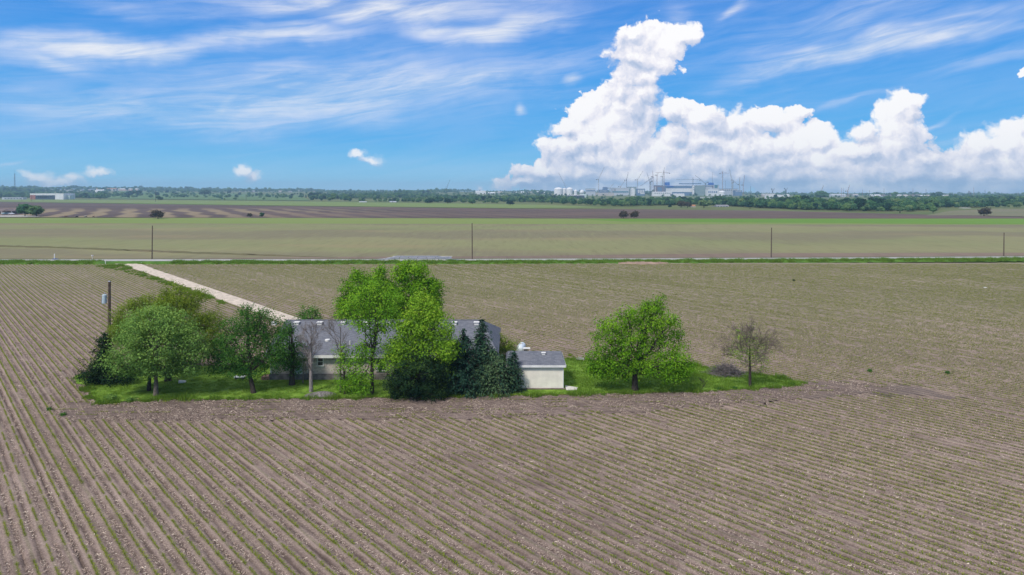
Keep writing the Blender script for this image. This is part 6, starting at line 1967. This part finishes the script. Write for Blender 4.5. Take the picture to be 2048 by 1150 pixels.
crane('crane with a short jib raised right in the crane forest', 1306, YW + 60, 354.0, (1305, 341), (1303.5, 352.5), m_red)
crane('crane with a bent jib over the plum block', 1314, YW + 100, 352.0, (1316.5, 345), (1311, 350), m_red)
crane('crane at the right of the crane forest with a flat jib to the left', 1328, YW + 40, 345.5, (1311, 345), (1339, 346.2), m_red, 2.6, jib_flat=True)
crane('pale crane with a tall upright jib behind the crane forest', 1325, YW + 160, 354.0, (1329, 334.5), (1322, 353), m_yel)
crane('crane with a long flat thin jib over the main hall roof', 1386, YW + 150, 359.5, (1352, 359.0), (1400, 359.8), m_drk, 1.8, jib_flat=True)
crane('dark crane with a long jib slanting up to the left over the teal hall', 1411, YW + 100, 368.0, (1390.5, 350.5), (1416, 364), m_drk, 2.4)
crane('hammerhead crane with a short flat jib right of the blue roof box', 1445, YW + 120, 346.2, (1458, 346.2), (1439.8, 346.8), m_red, 2.2, jib_flat=True)
crane('tall crane with an almost upright jib behind the fat white tank', 1464, YW + 60, 367.0, (1459.5, 338.5), (1467, 364), m_yel, 2.2)
crane('crane with a jib slanting down to the right near the right end of the works', 1466, YW + 200, 361.5, (1475.5, 369), (1463, 360), m_yel)
crane('slender crane with an upright jib at the right end of the works', 1479, YW + 150, 370.0, (1479.6, 354), (1476.5, 369), m_yel)
crane('rightmost crane of the works with jib raised right', 1486.5, YW + 120, 371.0, (1489.5, 350.5), (1484, 369.5), m_red)
crane('small crane with two arms on the skyline right of the works', 1545, YW - 100, 384.0, (1549, 376.5), (1543.5, 377.5), m_drk, 1.6)
crane('small crane behind the second skyline warehouse', 1572, YW - 100, 383.0, (1574.8, 375.5), (1569.5, 376.5), m_drk, 1.6)
crane('thin pale crane far right of the works beside the round skyline tree', 1643, YW - 50, 383.0, (1647, 370.5), None, m_yel, 1.5)
crane('thin crane leaning right behind the white roofed warehouse on the right', 1695.5, YW - 100, 383.0, (1699.5, 369.5), None, m_red, 1.5)
crane('lone thin crane leaning right over the wood in the picture centre', 893, 2900, 378.5, (899.5, 359.5), None, m_drk, 1.6, group='cranes over the works')
crane('pale crane with a long jib slanting left over the storage tanks', 1135, YW + 20, 382.0, (1117.5, 345.5), (1137, 380), m_yel, 1.6)

def mast(label, px, Y, yt, w=0.9, mat=m_drk, lat=False, group='masts and poles on the skyline', arms=()):
    X = XA(px, Y); zg = float(elev(X, Y)) - 0.3; k = Y / F
    zt = H - (yt - HZ) * k - zg
    t = thing('mast', label, 'mast', (X, Y, zg), 0, group)
    m_ = MB()
    if lat:
        lattice(m_, (0, 0, -1), (0, 0, zt * 0.85), w * 3.2, w * 1.6, 14, w * 0.28); m_.tube([(0, 0, zt * 0.85), (0, 0, zt)], 0.3, 4)
        m_.build('frame', mat, t)['kind'] = 'stuff'
    else:
        m_.tube([(0, 0, -1), (0, 0, zt)], [w * 0.6, w * 0.4], 6); m_.build('post', mat, t)
    for (f_, r_) in arms:
        MB().lathe([(r_ * 0.8, zt * f_ - 1.6), (r_, zt * f_), (r_ * 0.8, zt * f_ + 1.6)], 8).build('antenna_ring', mat, t)
    return t
mast('tall lattice radio mast with antenna rings at the far left skyline', 29.5, 3600, 341.0, 1.5, m_drk, True, arms=((0.62, 2.6), (0.80, 2.4)))
mast('thin mast on the skyline right of the orange roofed apartments', 284, 3300, 367.0, 0.8)
mast('tall thin pole on the blue roof box of the works', 1425, YW + 160, 344.0, 0.9)
mast('thin antenna above the right part of the works roofs', 1451, YW + 200, 361.0, 0.8)
for i, (px, yt, Y) in enumerate([(1501, 372, 2500), (1683, 375, 2400), (1686.5, 375, 2420), (1725, 379, 2500), (1768, 377, 2300), (1826, 377, 2200), (1852, 378, 2200), (1947.5, 374.5, 2100), (1970, 379.5, 2100), (2036, 384, 2200), (1739, 380, 2500)]):
    mast('slim power pole, %s of the poles on the skyline right of the works' % nth(sorted([1501, 1683, 1686.5, 1725, 1768, 1826, 1852, 1947.5, 1970, 2036, 1739]).index(px), 11), px, Y, yt, 0.9, m_red if i % 2 else m_drk, group='power poles on the right skyline')
mast('grey lattice pylon on the right skyline, left of a close pair', 1938, 2300, 380.2, 1.2, m_drk, True)
mast('grey lattice pylon on the right skyline, right of a close pair', 1941.5, 2320, 382.5, 1.1, m_drk, True)
for px, Y, hp in [(311, 1330, 22), (44, 1350, 13), (63.5, 1380, 13), (86, 1420, 14), (492, 1500, 13), (476, 1800, 13), (528, 1700, 14), (785, 1250, 9), (158, 1900, 18)]:
    X = XA(px, Y)
    t = thing('field_pole', 'thin wooden pole, %s along the far side of the ploughed field' % nth(sorted([311, 44, 63.5, 86, 492, 476, 528, 785, 158]).index(px), 9), 'pole', (X, Y, float(elev(X, Y)) - 0.2), 0, 'poles along the far field edge')
    MB().tube([(0, 0, -0.5), (0, 0, hp * Y / F)], [0.34, 0.26], 6).build('post', m_pole, t)

# ---------------------------------------------------------------- air
def haze():
    m, nt, out = mat_new('pale_air')
    v = node(nt, 'ShaderNodeVolumePrincipled')
    v.inputs['Color'].default_value = (0.50, 0.78, 0.99, 1)
    v.inputs['Density'].default_value = HAZE
    v.inputs['Anisotropy'].default_value = 0.0
    nt.links.new(v.outputs[0], out.inputs['Volume'])
    o = MB().box(-9200, 9200, -600, 8000, -3.0, 118.0).build('haze', m)
    kind(o, 'stuff')
    return o
HAZE = 1.4e-4
haze()
